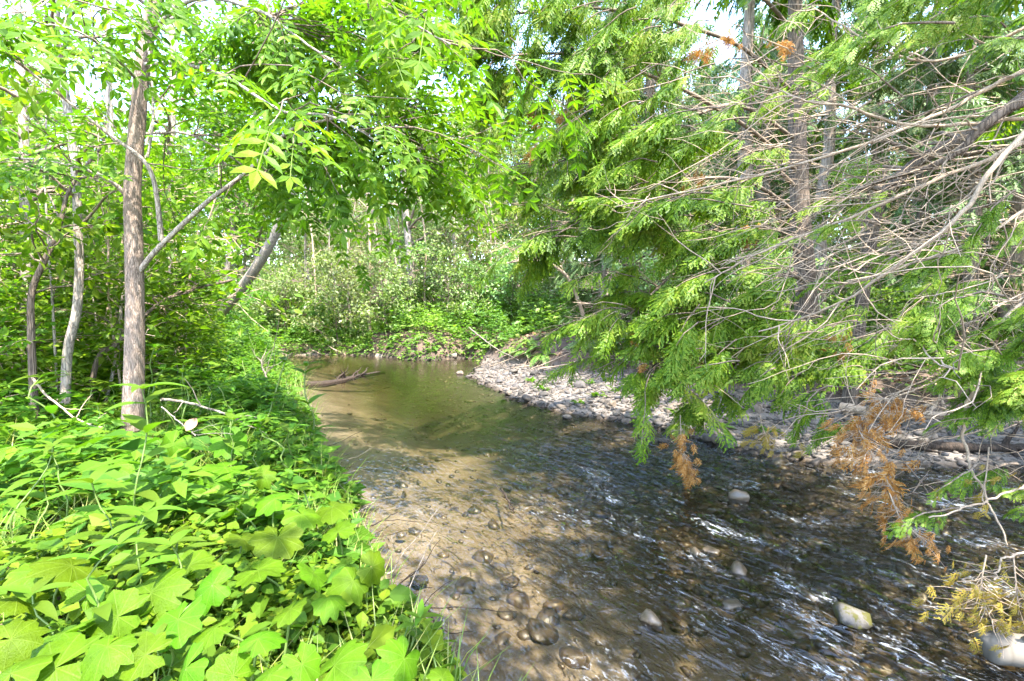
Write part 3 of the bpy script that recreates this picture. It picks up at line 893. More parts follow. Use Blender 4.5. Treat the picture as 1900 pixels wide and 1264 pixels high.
YA = 4.25
ash_px = [(243, 850), (247, 760), (250, 640), (250, 540), (248, 450), (246, 350), (253, 250), (262, 150), (275, 60), (300, -40), (330, -200), (350, -420)]
ash_pts = [P(a, b_, YA) for a, b_ in ash_px]
ash_pts[0][2] = gz(ash_pts[0][0], YA) - 0.1
ash = tag(empty('ash_tree', (ash_pts[0][0], YA, gz(ash_pts[0][0], YA))), 'young ash with a straight furrowed trunk and forked limb on the left bank', 'tree')
part('trunk', trunk_mesh('ash_trunk', ash_pts, [0.092, 0.078, 0.073, 0.069, 0.066, 0.063, 0.060, 0.056, 0.053, 0.05, 0.046, 0.04], 'bark_ash', 22, 110, 0.004, 5, 0.035), ash)
ash_limbs = [
    ([(258, 505, YA), (285, 470, YA - .03), (330, 425, YA - .08), (390, 370, YA - .15), (450, 325, YA - .2), (495, 285, YA - .25), (540, 240, YA - .3), (600, 218, YA - .35), (660, 214, YA - .4), (740, 235, YA - .45), (800, 300, YA - .45)], 0.024),
    ([(299, 447, YA - .05), (294, 390, YA - .1), (285, 330, YA - .15), (262, 292, YA - .2), (205, 250, YA - .3), (150, 205, YA - .4), (80, 150, YA - .55), (-20, 80, YA - .7)], 0.022),
    ([(232, 360, YA), (205, 335, YA - .1), (160, 312, YA - .2), (105, 298, YA - .3), (40, 292, YA - .4), (-40, 300, YA - .5)], 0.020),
    ([(274, 292, YA - .2), (284, 230, YA - .2), (283, 170, YA - .15), (277, 100, YA - .1), (262, 40, YA), (250, -30, YA)], 0.010),
    ([(258, 250, YA), (290, 248, YA + .1), (350, 250, YA + .2), (420, 280, YA + .3), (500, 330, YA + .5)], 0.014),
    ([(264, 120, YA), (330, 118, YA - .3), (420, 140, YA - .6), (520, 200, YA - .9), (620, 215, YA - 1.2), (720, 260, YA - 1.3)], 0.016),
    ([(275, 60, YA), (360, 0, YA - .2), (470, 20, YA - .5), (560, 80, YA - .7), (650, 150, YA - .8)], 0.018),
    ([(285, 10, YA), (240, -60, YA - .4), (150, -40, YA - .9), (80, 20, YA - 1.2)], 0.016),
    ([(262, 160, YA), (220, 110, YA - .3), (150, 60, YA - .6), (60, 40, YA - .8)], 0.014),
    ([(300, -40, YA), (420, -90, YA - .6), (560, -60, YA - 1.0), (700, 10, YA - 1.1), (830, 80, YA - 1.1)], 0.02),
]
LIMB = []
for pts, r0 in ash_limbs:
    q = limb_pts(pts, 34)
    q += np.cumsum(rng.normal(0, 0.004, q.shape), 0) * np.linspace(0, 1, 34)[:, None]
    LIMB.append(q)
    part('limb', mesh('ash_limb', [tube(q, np.linspace(r0, max(0.005, r0 * 0.22), 34), 8)], M['bark_grey'], True), ash)

r = np.random.default_rng(21)
tw, lp, ly, ln_ = [], [], [], []


def ash_twig(p0, p1, nleaf, size=0.30):
    q = wander(p0, p1, 8, 0.35, r, (0, 0, 0.06))
    tw.append(tube(q, np.linspace(0.006, 0.002, 8), 4))
    d = nrmz((p1 - p0)[None])[0]
    sidev = nrmz(np.cross(d, (0, 0, 1))[None])[0]
    for k in range(nleaf):
        u = 0.3 + 0.7 * (k + 0.5) / nleaf
        i = min(6, int(u * 7)); a = q[i] + (q[i + 1] - q[i]) * (u * 7 - i)
        for sd in ((-1, 1) if k < nleaf - 1 else (-1, 1, 0)):
            lp.append(a); y = d * r.uniform(0.35, 0.8) + sidev * sd * r.uniform(0.6, 1.0) + np.array((0, 0, -r.uniform(0.05, 0.55)))
            ly.append(y); ln_.append(np.array((0, -0.15, 1.0)) + r.normal(0, 0.28, 3))


def seg(q, u):
    i = min(len(q) - 2, int(u * (len(q) - 1))); return q[i] + (q[i + 1] - q[i]) * (u * (len(q) - 1) - i)


for li, q in enumerate(LIMB):
    nt_ = (13, 6, 5, 3, 6, 11, 10, 8, 7, 13)[li]
    for k in range(nt_):
        u = r.uniform(0.32, 1.0)
        p0 = seg(q, u)
        dl = nrmz((seg(q, min(1, u + 0.05)) - seg(q, u - 0.05))[None])[0]
        p1 = p0 + (dl * r.uniform(0.2, 0.9) + r.normal(0, 0.55, 3) * (1, 1, 0.55) + np.array((0.1, 0, -0.05))) * r.uniform(0.5, 0.95)
        ash_twig(p0, p1, int(r.integers(2, 4)))
# hanging curtain of leaves in the middle of the picture
for px, py, Y in [(610, 250, 4.4), (680, 200, 4.5), (730, 260, 4.6), (780, 230, 4.6), (820, 290, 4.7), (700, 310, 4.7), (640, 330, 4.6), (560, 300, 4.9), (600, 380, 5.2), (640, 400, 5.2), (560, 250, 4.4),
                  (480, 260, 4.9), (430, 330, 5.4), (400, 220, 4.6), (360, 180, 4.8), (330, 300, 5.2), (470, 180, 4.4), (540, 160, 4.2), (620, 120, 4.2), (700, 110, 4.4), (770, 140, 4.6), (800, 60, 4.4), (720, 40, 4.2), (860, 200, 4.8), (870, 320, 4.8), (840, 340, 4.7), (760, 330, 4.7), (650, 60, 4.0), (700, 180, 4.2), (740, 100, 4.2), (600, 60, 3.9), (560, 30, 3.8), (780, 180, 4.4), (830, 230, 4.6), (660, 260, 4.5), (500, 90, 3.9), (440, 60, 3.8)]:
    p1 = P(px, py, Y)
    cand = np.concatenate(LIMB); c = cand[np.argmin(np.linalg.norm(cand - p1, axis=1) + 0.6 * np.maximum(0, p1[2] - cand[:, 2]))]
    d = p1 - c; p0 = c if np.linalg.norm(d) < 1.0 else p1 - d / np.linalg.norm(d) * 0.9
    if p0 is not c: tw.append(tube(wander(c, p0, 6, 0.3, r, (0, 0, 0.1)), np.linspace(0.008, 0.006, 6), 4))
    ash_twig(p0, p1, 3)
    for _ in range(2):
        ash_twig(p0, p1 + r.normal(0, 0.25, 3), 3)
part('twigs', mesh('ash_twigs', [join(tw)], M['twig_dark'], True), ash, 'stuff')
part('crown', mesh('ash_crown', [scatter(ASH_V, ASH_F, np.array(lp), np.array(ly), np.array(ln_), r.uniform(0.22, 0.40, len(lp)))], M['ash_leaf']), ash, 'stuff')


# ------------------------------------------------------------------ other stems standing on the left bank
def stem_tree(name, px, r0, r1, mat, label, leaf=None, nl=0, lsize=0.12, spread=0.5, side=10, branches=6, lmin=0.35, seed=0, cat='tree', up=True):
    r = np.random.default_rng(seed)
    pts = [P(*p) for p in px]
    b0 = pts[0].copy(); g = gz(b0[0], b0[1]); pts[0] = np.array((b0[0], b0[1], g - 0.12))
    e = tag(empty(name, (b0[0], b0[1], g)), label, cat)
    rr = np.interp(np.linspace(0, 1, len(pts)), (0, 1), (r0, r1))
    part('trunk', trunk_mesh(name + '_trunk', pts, rr, mat, side, 60, 0.004, seed, r0 * 0.35), e)
    q = smooth_line(pts, 60)
    tb, cl, co = [], [], []
    for i in range(branches):
        u = r.uniform(lmin, 0.98); p0 = seg(q, u)
        az = r.uniform(0, 2 * pi)
        p1 = p0 + np.array((cos(az), sin(az), r.uniform(0.0, 0.6))) * spread * r.uniform(0.6, 1.3)
        qq = wander(p0, p1, 7, 0.4, r, (0, 0, 0.08)); tb.append(tube(qq, np.linspace(r1 * 0.6 + 0.003, 0.003, 7), 4))
        for k in range(5):
            a = qq[r.integers(2, 7)]; b2 = a + (p1 - p0) * 0.25 + r.normal(0, 0.15, 3)
            tb.append(tube(wander(a, b2, 4, 0.3, r), np.linspace(0.004, 0.002, 4), 3))
            cl += [a * .4 + b2 * .6, b2]; co += [b2 - a, b2 - a]
    if tb: part('branchwork', mesh(name + '_branchwork', [join(tb)], M['twig_dark' if mat != 'twig' else 'twig'], True), e, 'stuff')
    if nl:
        cl = np.array(cl); co = nrmz(np.array(co)); k = r.integers(0, len(cl), nl)
        part('crown', mesh(name + '_crown', [leaves_at(r, cl[k] + r.normal(0, 0.10, (nl, 3)), co[k], lsize * r.uniform(0.7, 1.2, nl), LEAF_V, LEAF_F, 1.0, 0.6)], M[leaf]), e, 'stuff')
    return e


stem_tree('slender_tree', [(110, 725, 4.9), (125, 660, 4.9), (142, 580, 4.9), (147, 500, 4.9), (145, 430, 4.9), (141, 330, 4.9), (128, 220, 4.9), (112, 120, 4.9), (104, 40, 4.9), (110, -60, 4.9), (120, -200, 4.9)], 0.042, 0.03, 'bark_grey',
          'crooked slender tree with flaking brown bark left of the ash trunk', 'sapling_leaf', 520, 0.13, 0.9, 12, 18, 0.4, 31)
stem_tree('slender_tree', [(40, 700, 6.0), (48, 560, 6.0), (46, 400, 6.0), (44, 250, 6.0), (38, 120, 6.0), (30, -20, 6.0), (30, -160, 6)], 0.055, 0.04, 'bark_grey',
          'straight grey slender tree near the left edge of the thicket', 'sapling_leaf', 420, 0.13, 1.0, 12, 14, 0.35, 32)
stem_tree('slender_tree', [(55, 690, 4.6), (58, 620, 4.6), (60, 540, 4.6), (85, 480, 4.6), (110, 420, 4.7), (130, 350, 4.8), (190, 270, 5.0)], 0.035, 0.012, 'bark_dark',
          'dark mossy leaning stem between the two slender trees on the left', 'sapling_leaf', 600, 0.12, 0.7, 10, 12, 0.3, 33)
stem_tree('slender_tree', [(305, 640, 8.5), (308, 500, 8.5), (310, 400, 8.5), (316, 280, 8.5), (322, 160, 8.5), (318, 0, 8.5), (320, -150, 8.5)], 0.07, 0.05, 'bark_grey',
          'pale upright tree standing just behind the ash trunk', 'ash_leaf', 700, 0.14, 1.2, 12, 18, 0.35, 34)
stem_tree('leaning_tree', [(368, 645, 12.5), (392, 605, 12.4), (440, 545, 12.2), (478, 492, 12.0), (510, 435, 11.8), (535, 375, 11.6), (560, 290, 11.4), (580, 200, 11.2), (588, 100, 11.0), (590, 20, 11), (600, -80, 11)], 0.135, 0.075, 'bark_grey',
          'leaning tree with a pale curved trunk bending over the pool', 'ash_leaf', 3000, 0.16, 1.8, 14, 26, 0.52, 35)
stem_tree('slender_tree', [(215, 650, 7.5), (212, 560, 7.5), (215, 400, 7.5), (205, 250, 7.5), (200, 60, 7.5), (190, -120, 7.5)], 0.05, 0.035, 'bark_grey',
          'thin grey tree half hidden on the left of the ash trunk', 'sapling_leaf', 450, 0.13, 1.0, 12, 16, 0.3, 36)
stem_tree('slender_tree', [(762, 590, 19.0), (763, 540, 19.0), (760, 470, 19.0), (752, 380, 19.0), (745, 200, 19), (740, 0, 19)], 0.17, 0.12, 'bark_grey',
          'grey upright trunk in the shrubs beyond the pool', 'pale_leaf', 2500, 0.16, 2.0, 12, 26, 0.35, 37)
stem_tree('bent_sapling', [(1096, 640, 12.4), (1086, 600, 12.4), (1074, 560, 12.3), (1058, 522, 12.2), (1036, 498, 12.1), (1008, 486, 12.0), (975, 482, 11.9), (935, 490, 11.8)], 0.06, 0.018, 'twig',
          'bare bent sapling arching left over the eroded bank', None, 0, 0.1, 0.8, 10, 14, 0.45, 38)
rs = np.random.default_rng(140)
for i in range(13):                                       # thin bare stems standing in the left thicket
    px0 = (20, 75, 95, 165, 190, 225, 275, 300, 335, 350, 30, 60, 120, 170, 10, 130, 180, 330, 210, 355)[i] + rs.normal(0, 6)
    Y = rs.uniform(5.5, 10.5) if px0 > 260 else rs.uniform(4.6, 8)
    lean_ = rs.normal(0, 75)
    e = stem_tree('bare_stem', [(px0, 650, Y), (px0 + lean_ * 0.2 + rs.normal(0, 10), 550, Y), (px0 + lean_ * 0.4 + rs.normal(0, 12), 450, Y), (px0 + lean_ * 0.6 + rs.normal(0, 14), 340, Y), (px0 + lean_ + rs.normal(0, 16), 200, Y), (px0 + lean_ * 1.7, 60, Y), (px0 + lean_ * 2.2, -80, Y)],
                  rs.uniform(0.009, 0.020), 0.005, ('bark_grey', 'twig')[i % 2], 'thin bare stem rising through the leaves of the left thicket', None, 0, 0.1, 0.6, 6, 9, 0.15, 600 + i)
    e['group'] = 'bare stems in the left thicket'
for i in range(16):                                       # grey stems beyond the pool
    px0 = 560 + i * 26 + rs.normal(0, 9); Y = rs.uniform(18.2, 24); lean_ = rs.normal(0, 22)
    e = stem_tree('bare_stem', [(px0, 610, Y), (px0 + lean_ * 0.3, 540, Y), (px0 + lean_ * 0.6 + rs.normal(0, 5), 450, Y), (px0 + lean_ * 1.2 + rs.normal(0, 6), 330, Y), (px0 + lean_ * 1.6, 180, Y)],
                  rs.uniform(0.03, 0.07), 0.018, ('bark_grey', 'twig')[i % 2], 'grey bare stem among the shrubs beyond the pool', 'pale_leaf' if i % 3 == 0 else None, 260 if i % 3 == 0 else 0, 0.15, 1.3, 6, 14, 0.15, 640 + i)
    e['group'] = 'bare stems beyond the pool'
# dark stem low in the thicket, leaning up to the right
stem_tree('leaning_sapling', [(150, 700, 5.4), (180, 670, 5.5), (215, 640, 5.6), (262, 590, 5.9), (330, 545, 6.4), (430, 520, 7.2)], 0.03, 0.016, 'bark_dark',
          'thin dark stem leaning across behind the ash trunk', None, 0, 0.1, 0.5, 8, 8, 0.4, 39)

# ------------------------------------------------------------------ cedars on the right
def cedar_bough(r, p0, p1, ns, tw, sp, sag=-0.10, spread=0.75, droop=0.45, szr=(0.16, 0.30), start=0.25, rad=0.008):
    """a leafy bough: a bent twig with flat sprays left and right"""
    q = wander(p0, p1, 9, 0.22, r, (0, 0, -sag))
    tw.append(tube(q, np.linspace(rad, 0.0025, 9), 4))
    d = nrmz((p1 - p0)[None])[0]
    side = nrmz(np.cross(d, (0, 0, 1))[None])[0]
    for k in range(ns):
        u = start + (1 - start) * (k + r.uniform(0, 1)) / ns
        i = min(7, int(u * 8)); a = q[i] + (q[i + 1] - q[i]) * (u * 8 - i)
        sd = (-1, 1)[k % 2]
        y = d * r.uniform(0.55, 1.0) + side * sd * r.uniform(0.3, 1.0) * spread + np.array((0, 0, -r.uniform(0.2, 1.0) * droop))
        n_ = np.array((0, -0.35, 1.0)) + side * sd * 0.25 + r.normal(0, 0.25, 3)
        sp.append((a, y, n_, r.uniform(*szr) * (1.1 - 0.35 * u)))


def spray_mesh(name, sp, mat, shapes, r):
    pos = np.array([s[0] for s in sp]); y = np.array([s[1] for s in sp]); n_ = np.array([s[2] for s in sp]); sz = np.array([s[3] for s in sp])
    k = r.integers(0, len(shapes), len(sp))
    ps = [scatter(*shapes[j], pos[k == j], y[k == j], n_[k == j], sz[k == j]) for j in range(len(shapes)) if (k == j).any()]
    return mesh(name, [join(ps)], M[mat])


def fine_twigs(r, tw, n, zone, ln=(0.5, 1.5), rad=(0.003, 0.008), slope=(0.25, 0.16)):
    """pale bare twigs, falling to the left like the limbs they grow from"""
    for _ in range(n):
        x0, x1, y0, y1, d0, d1 = zone
        p = P(r.uniform(x0, x1), r.uniform(y0, y1), r.uniform(d0, d1))
        L_ = r.uniform(*ln)
        d = np.array((-1, r.normal(0, 0.35), -r.normal(*slope))); d /= np.linalg.norm(d)
        q = wander(p - d * L_ * 0.5, p + d * L_ * 0.5, 9, 0.35, r, (0, 0, r.normal(0.03, 0.06)))
        rr = r.uniform(*rad)
        tw.append(tube(q, np.linspace(rr, rr * 0.35, 9), 4))
        for k in range(r.integers(1, 5)):
            a = q[r.integers(2, 8)]
            dd = d * r.uniform(0.3, 1) + r.normal(0, 0.5, 3)
            tw.append(tube(wander(a, a + dd * L_ * 0.28, 6, 0.45, r, (0, 0, r.normal(0, 0.08))), np.linspace(rr * 0.55, rr * 0.25, 6), 3))


# --- the near cedar, trunk just outside the right edge
r = np.random.default_rng(51)
nx_, ny_ = 6.9, 4.3
near = tag(empty('cedar_tree', (nx_, ny_, gz(nx_, ny_))), 'nearest cedar, its long bare limbs sweeping in from the right over the creek', 'tree')
tp = [np.array((nx_, ny_, gz(nx_, ny_) - 0.2)), np.array((6.85, 4.25, 2.5)), np.array((6.95, 4.2, 5.5)), np.array((6.9, 4.3, 11.5))]
part('trunk', trunk_mesh('cedar_trunk', tp, [0.24, 0.20, 0.15, 0.03], 'bark_cedar', 18, 80, 0.012, 3, 0.10), near)
near_limbs = [  # pixel path with distance, start radius, material
    ([(2500, 60, 4.2), (2100, 130, 3.4), (1960, 170, 3.1), (1886, 195, 3.0), (1840, 225, 3.0), (1800, 270, 3.05), (1745, 300, 3.15), (1680, 325, 3.3), (1617, 345, 3.5)], 0.045, 'bark_dark'),
    ([(2300, 230, 4.0), (2000, 225, 3.5), (1900, 223, 3.3), (1790, 232, 3.2), (1680, 234, 3.2), (1570, 210, 3.25), (1475, 199, 3.3), (1418, 168, 3.4)], 0.017, 'twig'),
    ([(2300, 20, 4.0), (2000, 90, 3.5), (1900, 128, 3.4), (1790, 180, 3.4), (1688, 225, 3.4), (1546, 282, 3.5), (1389, 328, 3.7), (1237, 366, 3.9), (1150, 385, 4.0)], 0.019, 'twig'),
    ([(2200, 160, 3.8), (1950, 240, 3.3), (1826, 294, 3.2), (1684, 352, 3.25), (1570, 400, 3.4), (1475, 438, 3.6), (1380, 480, 3.8), (1310, 520, 4.0)], 0.017, 'twig'),
    ([(2200, 60, 3.6), (1980, 190, 2.9), (1900, 256, 2.75), (1831, 338, 2.7), (1769, 420, 2.75), (1664, 500, 2.9), (1570, 562, 3.1), (1475, 602, 3.4), (1400, 622, 3.6)], 0.019, 'twig'),
    ([(2200, 300, 3.8), (1990, 352, 3.3), (1900, 390, 3.15), (1807, 442, 3.1), (1712, 480, 3.15), (1610, 512, 3.3), (1522, 542, 3.5)], 0.014, 'twig'),
    ([(2300, 100, 4.2), (2000, 20, 3.6), (1900, 60, 3.4), (1800, 100, 3.5), (1690, 118, 3.6), (1560, 60, 3.8), (1500, 20, 4)], 0.016, 'twig'),
    ([(2200, 420, 3.6), (2000, 480, 3.0), (1900, 560, 2.8), (1820, 640, 2.75), (1740, 700, 2.8), (1690, 720, 2.85)], 0.012, 'twig'),
    ([(2200, 640, 3.6), (2000, 690, 3.0), (1900, 700, 2.7), (1830, 684, 2.6), (1760, 660, 2.6), (1700, 645, 2.6)], 0.010, 'twig'),
    ([(2300, 740, 4.0), (2050, 760, 3.4), (1900, 770, 3.2), (1780, 775, 3.3), (1660, 770, 3.5), (1560, 760, 3.7)], 0.014, 'twig_dark'),
    ([(1830, 684, 2.6), (1800, 740, 2.6), (1795, 800, 2.6), (1812, 860, 2.6), (1840, 920, 2.55), (1880, 990, 2.5)], 0.011, 'twig'),
    ([(2200, 820, 3.4), (2000, 850, 2.8), (1900, 905, 2.6), (1850, 930, 2.55), (1790, 940, 2.55), (1720, 955, 2.6)], 0.008, 'twig'),
    ([(2100, 960, 2.8), (1950, 1010, 2.4), (1880, 1030, 2.3), (1835, 1045, 2.28), (1812, 1080, 2.28)], 0.007, 'twig'),
]
NL = []
for pts, r0, mt in near_limbs:
    q = limb_pts(pts, 44)
    q += np.cumsum(r.normal(0, 0.0045, q.shape), 0)
    NL.append(q)
    part('limb', mesh('cedar_limb', [tube(q, np.linspace(r0, max(0.004, r0 * 0.25), 44), 7)], M[mt], True), near)
tw, sp = [], []
# side twigs from the limbs
for li, q in enumerate(NL[:10]):
    for k in range(16):
        a = seg(q, r.uniform(0.25, 1)); d = nrmz((q[-1] - q[8])[None])[0]
        dd = d * r.uniform(0.4, 1) + r.normal(0, 0.42, 3)
        qq = wander(a, a + dd * r.uniform(0.25, 0.8), 8, 0.4, r, (0, 0, r.normal(0, 0.08)))
        tw.append(tube(qq, np.linspace(0.0055, 0.0018, 8), 4))
        for _ in range(2):
            a2 = qq[r.integers(2, 7)]; tw.append(tube(wander(a2, a2 + dd * 0.25 + r.normal(0, 0.1, 3), 5, 0.4, r), np.linspace(0.003, 0.0012, 5), 3))
fine_twigs(r, tw, 74, (1350, 1950, 60, 520, 3.0, 5.0), slope=(0.25, 0.28))
fine_twigs(r, tw, 60, (1450, 1950, 250, 700, 2.8, 4.6), (0.4, 1.0), (0.002, 0.005), (0.2, 0.3))
fine_twigs(r, tw, 26, (1650, 1950, 700, 900, 2.7, 3.6), (0.3, 0.8), (0.002, 0.005), (0.1, 0.5))
part('twigs', mesh('cedar_twigs', [join(tw[0::3] + tw[1::3])], M['twig'], True), near, 'stuff')
part('dark_twigs', mesh('cedar_dark_twigs', [join(tw[2::3])], M['twig_dark'], True), near, 'stuff')
tw2 = []


def zone_boughs(r, zone, n, ns, sp, tw, ln=(0.45, 0.8), dirv=(-1.0, -0.1, -0.28), **kw):
    x0, x1, y0, y1, d0, d1 = zone
    for _ in range(n):
        tip = P(r.uniform(x0, x1), r.uniform(y0, y1), r.uniform(d0, d1))
        d = np.array(dirv) + r.normal(0, 0.22, 3); d /= np.linalg.norm(d)
        cedar_bough(r, tip - d * r.uniform(*ln), tip, ns, tw, sp, **kw)


zone_boughs(r, (1660, 1900, 575, 720, 2.4, 2.9), 9, 15, sp, tw2, (0.35, 0.6), szr=(0.13, 0.24))
zone_boughs(r, (1780, 1960, 690, 800, 2.3, 2.9), 7, 14, sp, tw2, (0.35, 0.6), szr=(0.12, 0.22))
zone_boughs(r, (1660, 1900, 880, 985, 2.4, 2.8), 5, 9, sp, tw2, (0.2, 0.4), szr=(0.08, 0.15))
zone_boughs(r, (1480, 1960, -60, 120, 2.6, 3.8), 16, 14, sp, tw2, (0.4, 0.7), szr=(0.14, 0.26))
zone_boughs(r, (1500, 1900, 380, 560, 3.0, 4.2), 12, 12, sp, tw2, (0.35, 0.6), szr=(0.12, 0.22))
zone_boughs(r, (1860, 2000, 560, 640, 2.2, 2.5), 4, 14, sp, tw2, (0.3, 0.5), szr=(0.13, 0.22))
part('foliage', spray_mesh('cedar_foliage', sp, 'cedar', SPRAY_FINE, r), near, 'stuff')
part('leafy_twigs', mesh('cedar_leafy_twigs', [join(tw2)], M['twig_dark'], True), near, 'stuff')


# dead sprays, each hanging by itself
def dead_spray(root, path, n, szr, mat, label, spread=0.5, seed=0):
    r = np.random.default_rng(seed)
    q = limb_pts(path, 30)
    tb = [tube(q, np.linspace(0.005, 0.002, 30), 4)]
    sp = []
    for k in range(int(n * 1.7)):
        u = r.uniform(0.12, 1.0); a = seg(q, u)
        b2 = a + np.array((r.normal(0, spread), r.normal(0, spread * 0.7), -r.uniform(0.1, 0.9))) * 0.10
        tb.append(tube(wander(a, b2, 4, 0.3, r), np.linspace(0.0022, 0.001, 4), 3))
        sp.append((b2, np.array((r.normal(0, 0.5), r.normal(0, 0.4), -1.0)), np.array((r.normal(0, 0.5), -1.0, r.normal(0, 0.4))), r.uniform(*szr) * r.uniform(0.45, 0.95)))
    o = part('dead_spray', spray_mesh('dead_spray', sp, mat, SPRAY, r), root, None, label)
    t_ = obj('dead_twig', rel(mesh('dead_twig', [join(tb)], M['twig'], True), root.location), o)
    t_['kind'] = 'stuff'; o['kind'] = 'stuff'
    return o


dead_spray(near, [(1690, 720, 2.9), (1640, 740, 2.95), (1600, 780, 3.0), (1585, 830, 3.0)], 44, (0.08, 0.15), 'cedar_brown', 'rust-brown dead spray hanging over the gravel edge', 0.8, 61)
dead_spray(near, [(1580, 770, 3.0), (1610, 830, 2.95), (1640, 880, 2.9), (1670, 935, 2.85)], 48, (0.08, 0.15), 'cedar_brown', 'large rust-brown dead spray trailing toward the water', 0.8, 62)
dead_spray(near, [(1650, 915, 2.85), (1670, 960, 2.8), (1700, 990, 2.75), (1745, 1025, 2.7)], 26, (0.07, 0.12), 'cedar_brown', 'narrow brown dead spray tip above the dark water', 0.6, 63)
dead_spray(near, [(1830, 1030, 2.3), (1822, 1080, 2.28), (1830, 1130, 2.28), (1850, 1165, 2.28)], 30, (0.07, 0.13), 'cedar_yellow', 'mustard-yellow dying spray above the pale log', 0.9, 64)
dead_spray(near, [(1880, 1030, 2.3), (1885, 1080, 2.28), (1890, 1120, 2.28)], 18, (0.07, 0.12), 'cedar_yellow', 'mustard-yellow dying spray at the right edge', 0.8, 65)
dead_spray(near, [(1835, 830, 2.6), (1830, 880, 2.6), (1822, 930, 2.55)], 10, (0.06, 0.10), 'cedar_yellow', 'small yellow dying sprig among green sprays', 0.9, 66)

# --- the cedar whose boughs hang over the gravel bar and the middle of the creek
r = np.random.default_rng(52)
b2 = P(1492, 600, 8.6)
ovr = tag(empty('cedar_tree', (b2[0], b2[1], gz(b2[0], b2[1]))), 'dark-trunked cedar whose leafy boughs hang low over the gravel bar', 'tree')
pts = [P(1500, 640, 8.6), P(1494, 520, 8.6), P(1486, 420, 8.6), P(1482, 320, 8.6), P(1478, 200, 8.6), P(1476, 50, 8.6), P(1470, -300, 8.6)]
pts[0][2] = gz(b2[0], b2[1]) - 0.2
part('trunk', trunk_mesh('overhang_trunk', pts, [0.20, 0.17, 0.16, 0.15, 0.14, 0.12, 0.05], 'bark_dark', 14, 80, 0.012, 8, 0.08), ovr)
trunk_q = smooth_line(pts, 60)
sp, tw2, tw = [], [], []
far_limbs = [
    [(1482, 320, 8.6), (1400, 250, 7.6), (1280, 180, 6.6), (1150, 130, 5.9), (1020, 110, 5.5), (900, 120, 5.3)],
    [(1478, 180, 8.6), (1380, 90, 7.6), (1240, 40, 6.8), (1100, 20, 6.2), (960, 30, 5.8), (840, 70, 5.6)],
    [(1485, 400, 8.6), (1400, 340, 7.6), (1300, 330, 6.6), (1180, 350, 5.9), (1080, 400, 5.5), (1010, 440, 5.3)],
    [(1490, 470, 8.6), (1420, 440, 7.4), (1340, 460, 6.3), (1250, 510, 5.6), (1195, 560, 5.2), (1150, 590, 5.0)],
    [(1492, 520, 8.6), (1450, 510, 7.4), (1390, 550, 6.2), (1320, 600, 5.4), (1250, 650, 5.0), (1190, 700, 4.8)],
    [(1495, 540, 8.6), (1480, 540, 7.4), (1440, 590, 6.2), (1400, 640, 5.6), (1350, 690, 5.2), (1300, 740, 5.0)],
    [(1480, 260, 8.6), (1380, 200, 7.8), (1280, 220, 7.0), (1180, 250, 6.4), (1080, 290, 6.0), (980, 330, 5.8)],
    [(1476, 60, 8.6), (1380, -40, 7.6), (1250, -90, 6.8), (1080, -80, 6.2), (930, -30, 5.8), (780, 20, 5.6)],
    [(1480, 350, 8.6), (1420, 300, 8.0), (1340, 270, 7.3), (1240, 280, 6.8), (1140, 310, 6.5), (1060, 360, 6.2)],
]
for pts_ in far_limbs:
    q = limb_pts(pts_, 30) + np.cumsum(r.normal(0, 0.006, (30, 3)), 0)
    part('limb', mesh('overhang_limb', [tube(q, np.linspace(0.035, 0.007, 30), 6)], M['twig_dark'], True), ovr)
    for k in range(22):
        u = r.uniform(0.2, 1.0); a = seg(q, u); d = nrmz((q[-1] - q[4])[None])[0]
        dd = d * r.uniform(0.3, 1) + r.normal(0, 0.42, 3) * (1, 1, 0.7); L_ = r.uniform(0.35, 0.9)
        tw.append(tube(wander(a, a + dd * L_, 7, 0.4, r, (0, 0, 0.05)), np.linspace(0.007, 0.002, 7), 4))
        if u > 0.45:
            cedar_bough(r, a, a + dd * L_ + np.array((0, 0, -0.12)), 12, tw2, sp, szr=(0.16, 0.32), droop=0.7)
zone_boughs(r, (1250, 1660, 40, 340, 4.6, 7.0), 9, 12, sp, tw2, (0.5, 0.9), (-0.9, 0, -0.4), droop=0.6, szr=(0.16, 0.34))
zone_boughs(r, (1450, 1850, 120, 480, 5.0, 7.5), 5, 12, sp, tw2, (0.5, 0.9), (-0.9, 0, -0.4), droop=0.6, szr=(0.16, 0.34))
HD = dict(droop=0.9, spread=0.6, szr=(0.18, 0.36))
zone_boughs(r, (660, 900, -40, 150, 4.6, 6.0), 14, 12, sp, tw2, (0.5, 0.9), (-0.7, 0, -0.6), **HD)
zone_boughs(r, (860, 1060, -40, 120, 4.6, 6.0), 12, 12, sp, tw2, (0.5, 0.9), (-0.7, 0, -0.6), **HD)
zone_boughs(r, (880, 1120, 90, 330, 4.9, 6.3), 28, 13, sp, tw2, (0.5, 0.9), (-0.7, 0, -0.6), **HD)
zone_boughs(r, (700, 900, -30, 170, 5.2, 6.3), 16, 12, sp, tw2, (0.5, 0.9), (-0.8, 0, -0.45), **HD)
zone_boughs(r, (960, 1260, -40, 140, 5.0, 6.5), 22, 13, sp, tw2, (0.5, 0.9), (-0.7, 0, -0.5), **HD)
zone_boughs(r, (1060, 1330, 200, 420, 4.6, 6.2), 27, 13, sp, tw2, (0.5, 0.9), (-0.9, 0, -0.35), droop=0.40, szr=(0.20, 0.38))
zone_boughs(r, (1080, 1400, 380, 550, 4.4, 6.0), 30, 13, sp, tw2, (0.5, 0.9), (-0.9, 0, -0.35), droop=0.40, szr=(0.20, 0.38))
zone_boughs(r, (1165, 1430, 540, 670, 4.3, 5.6), 27, 14, sp, tw2, (0.45, 0.8), (-0.9, -0.1, -0.42), droop=0.42, szr=(0.20, 0.36))
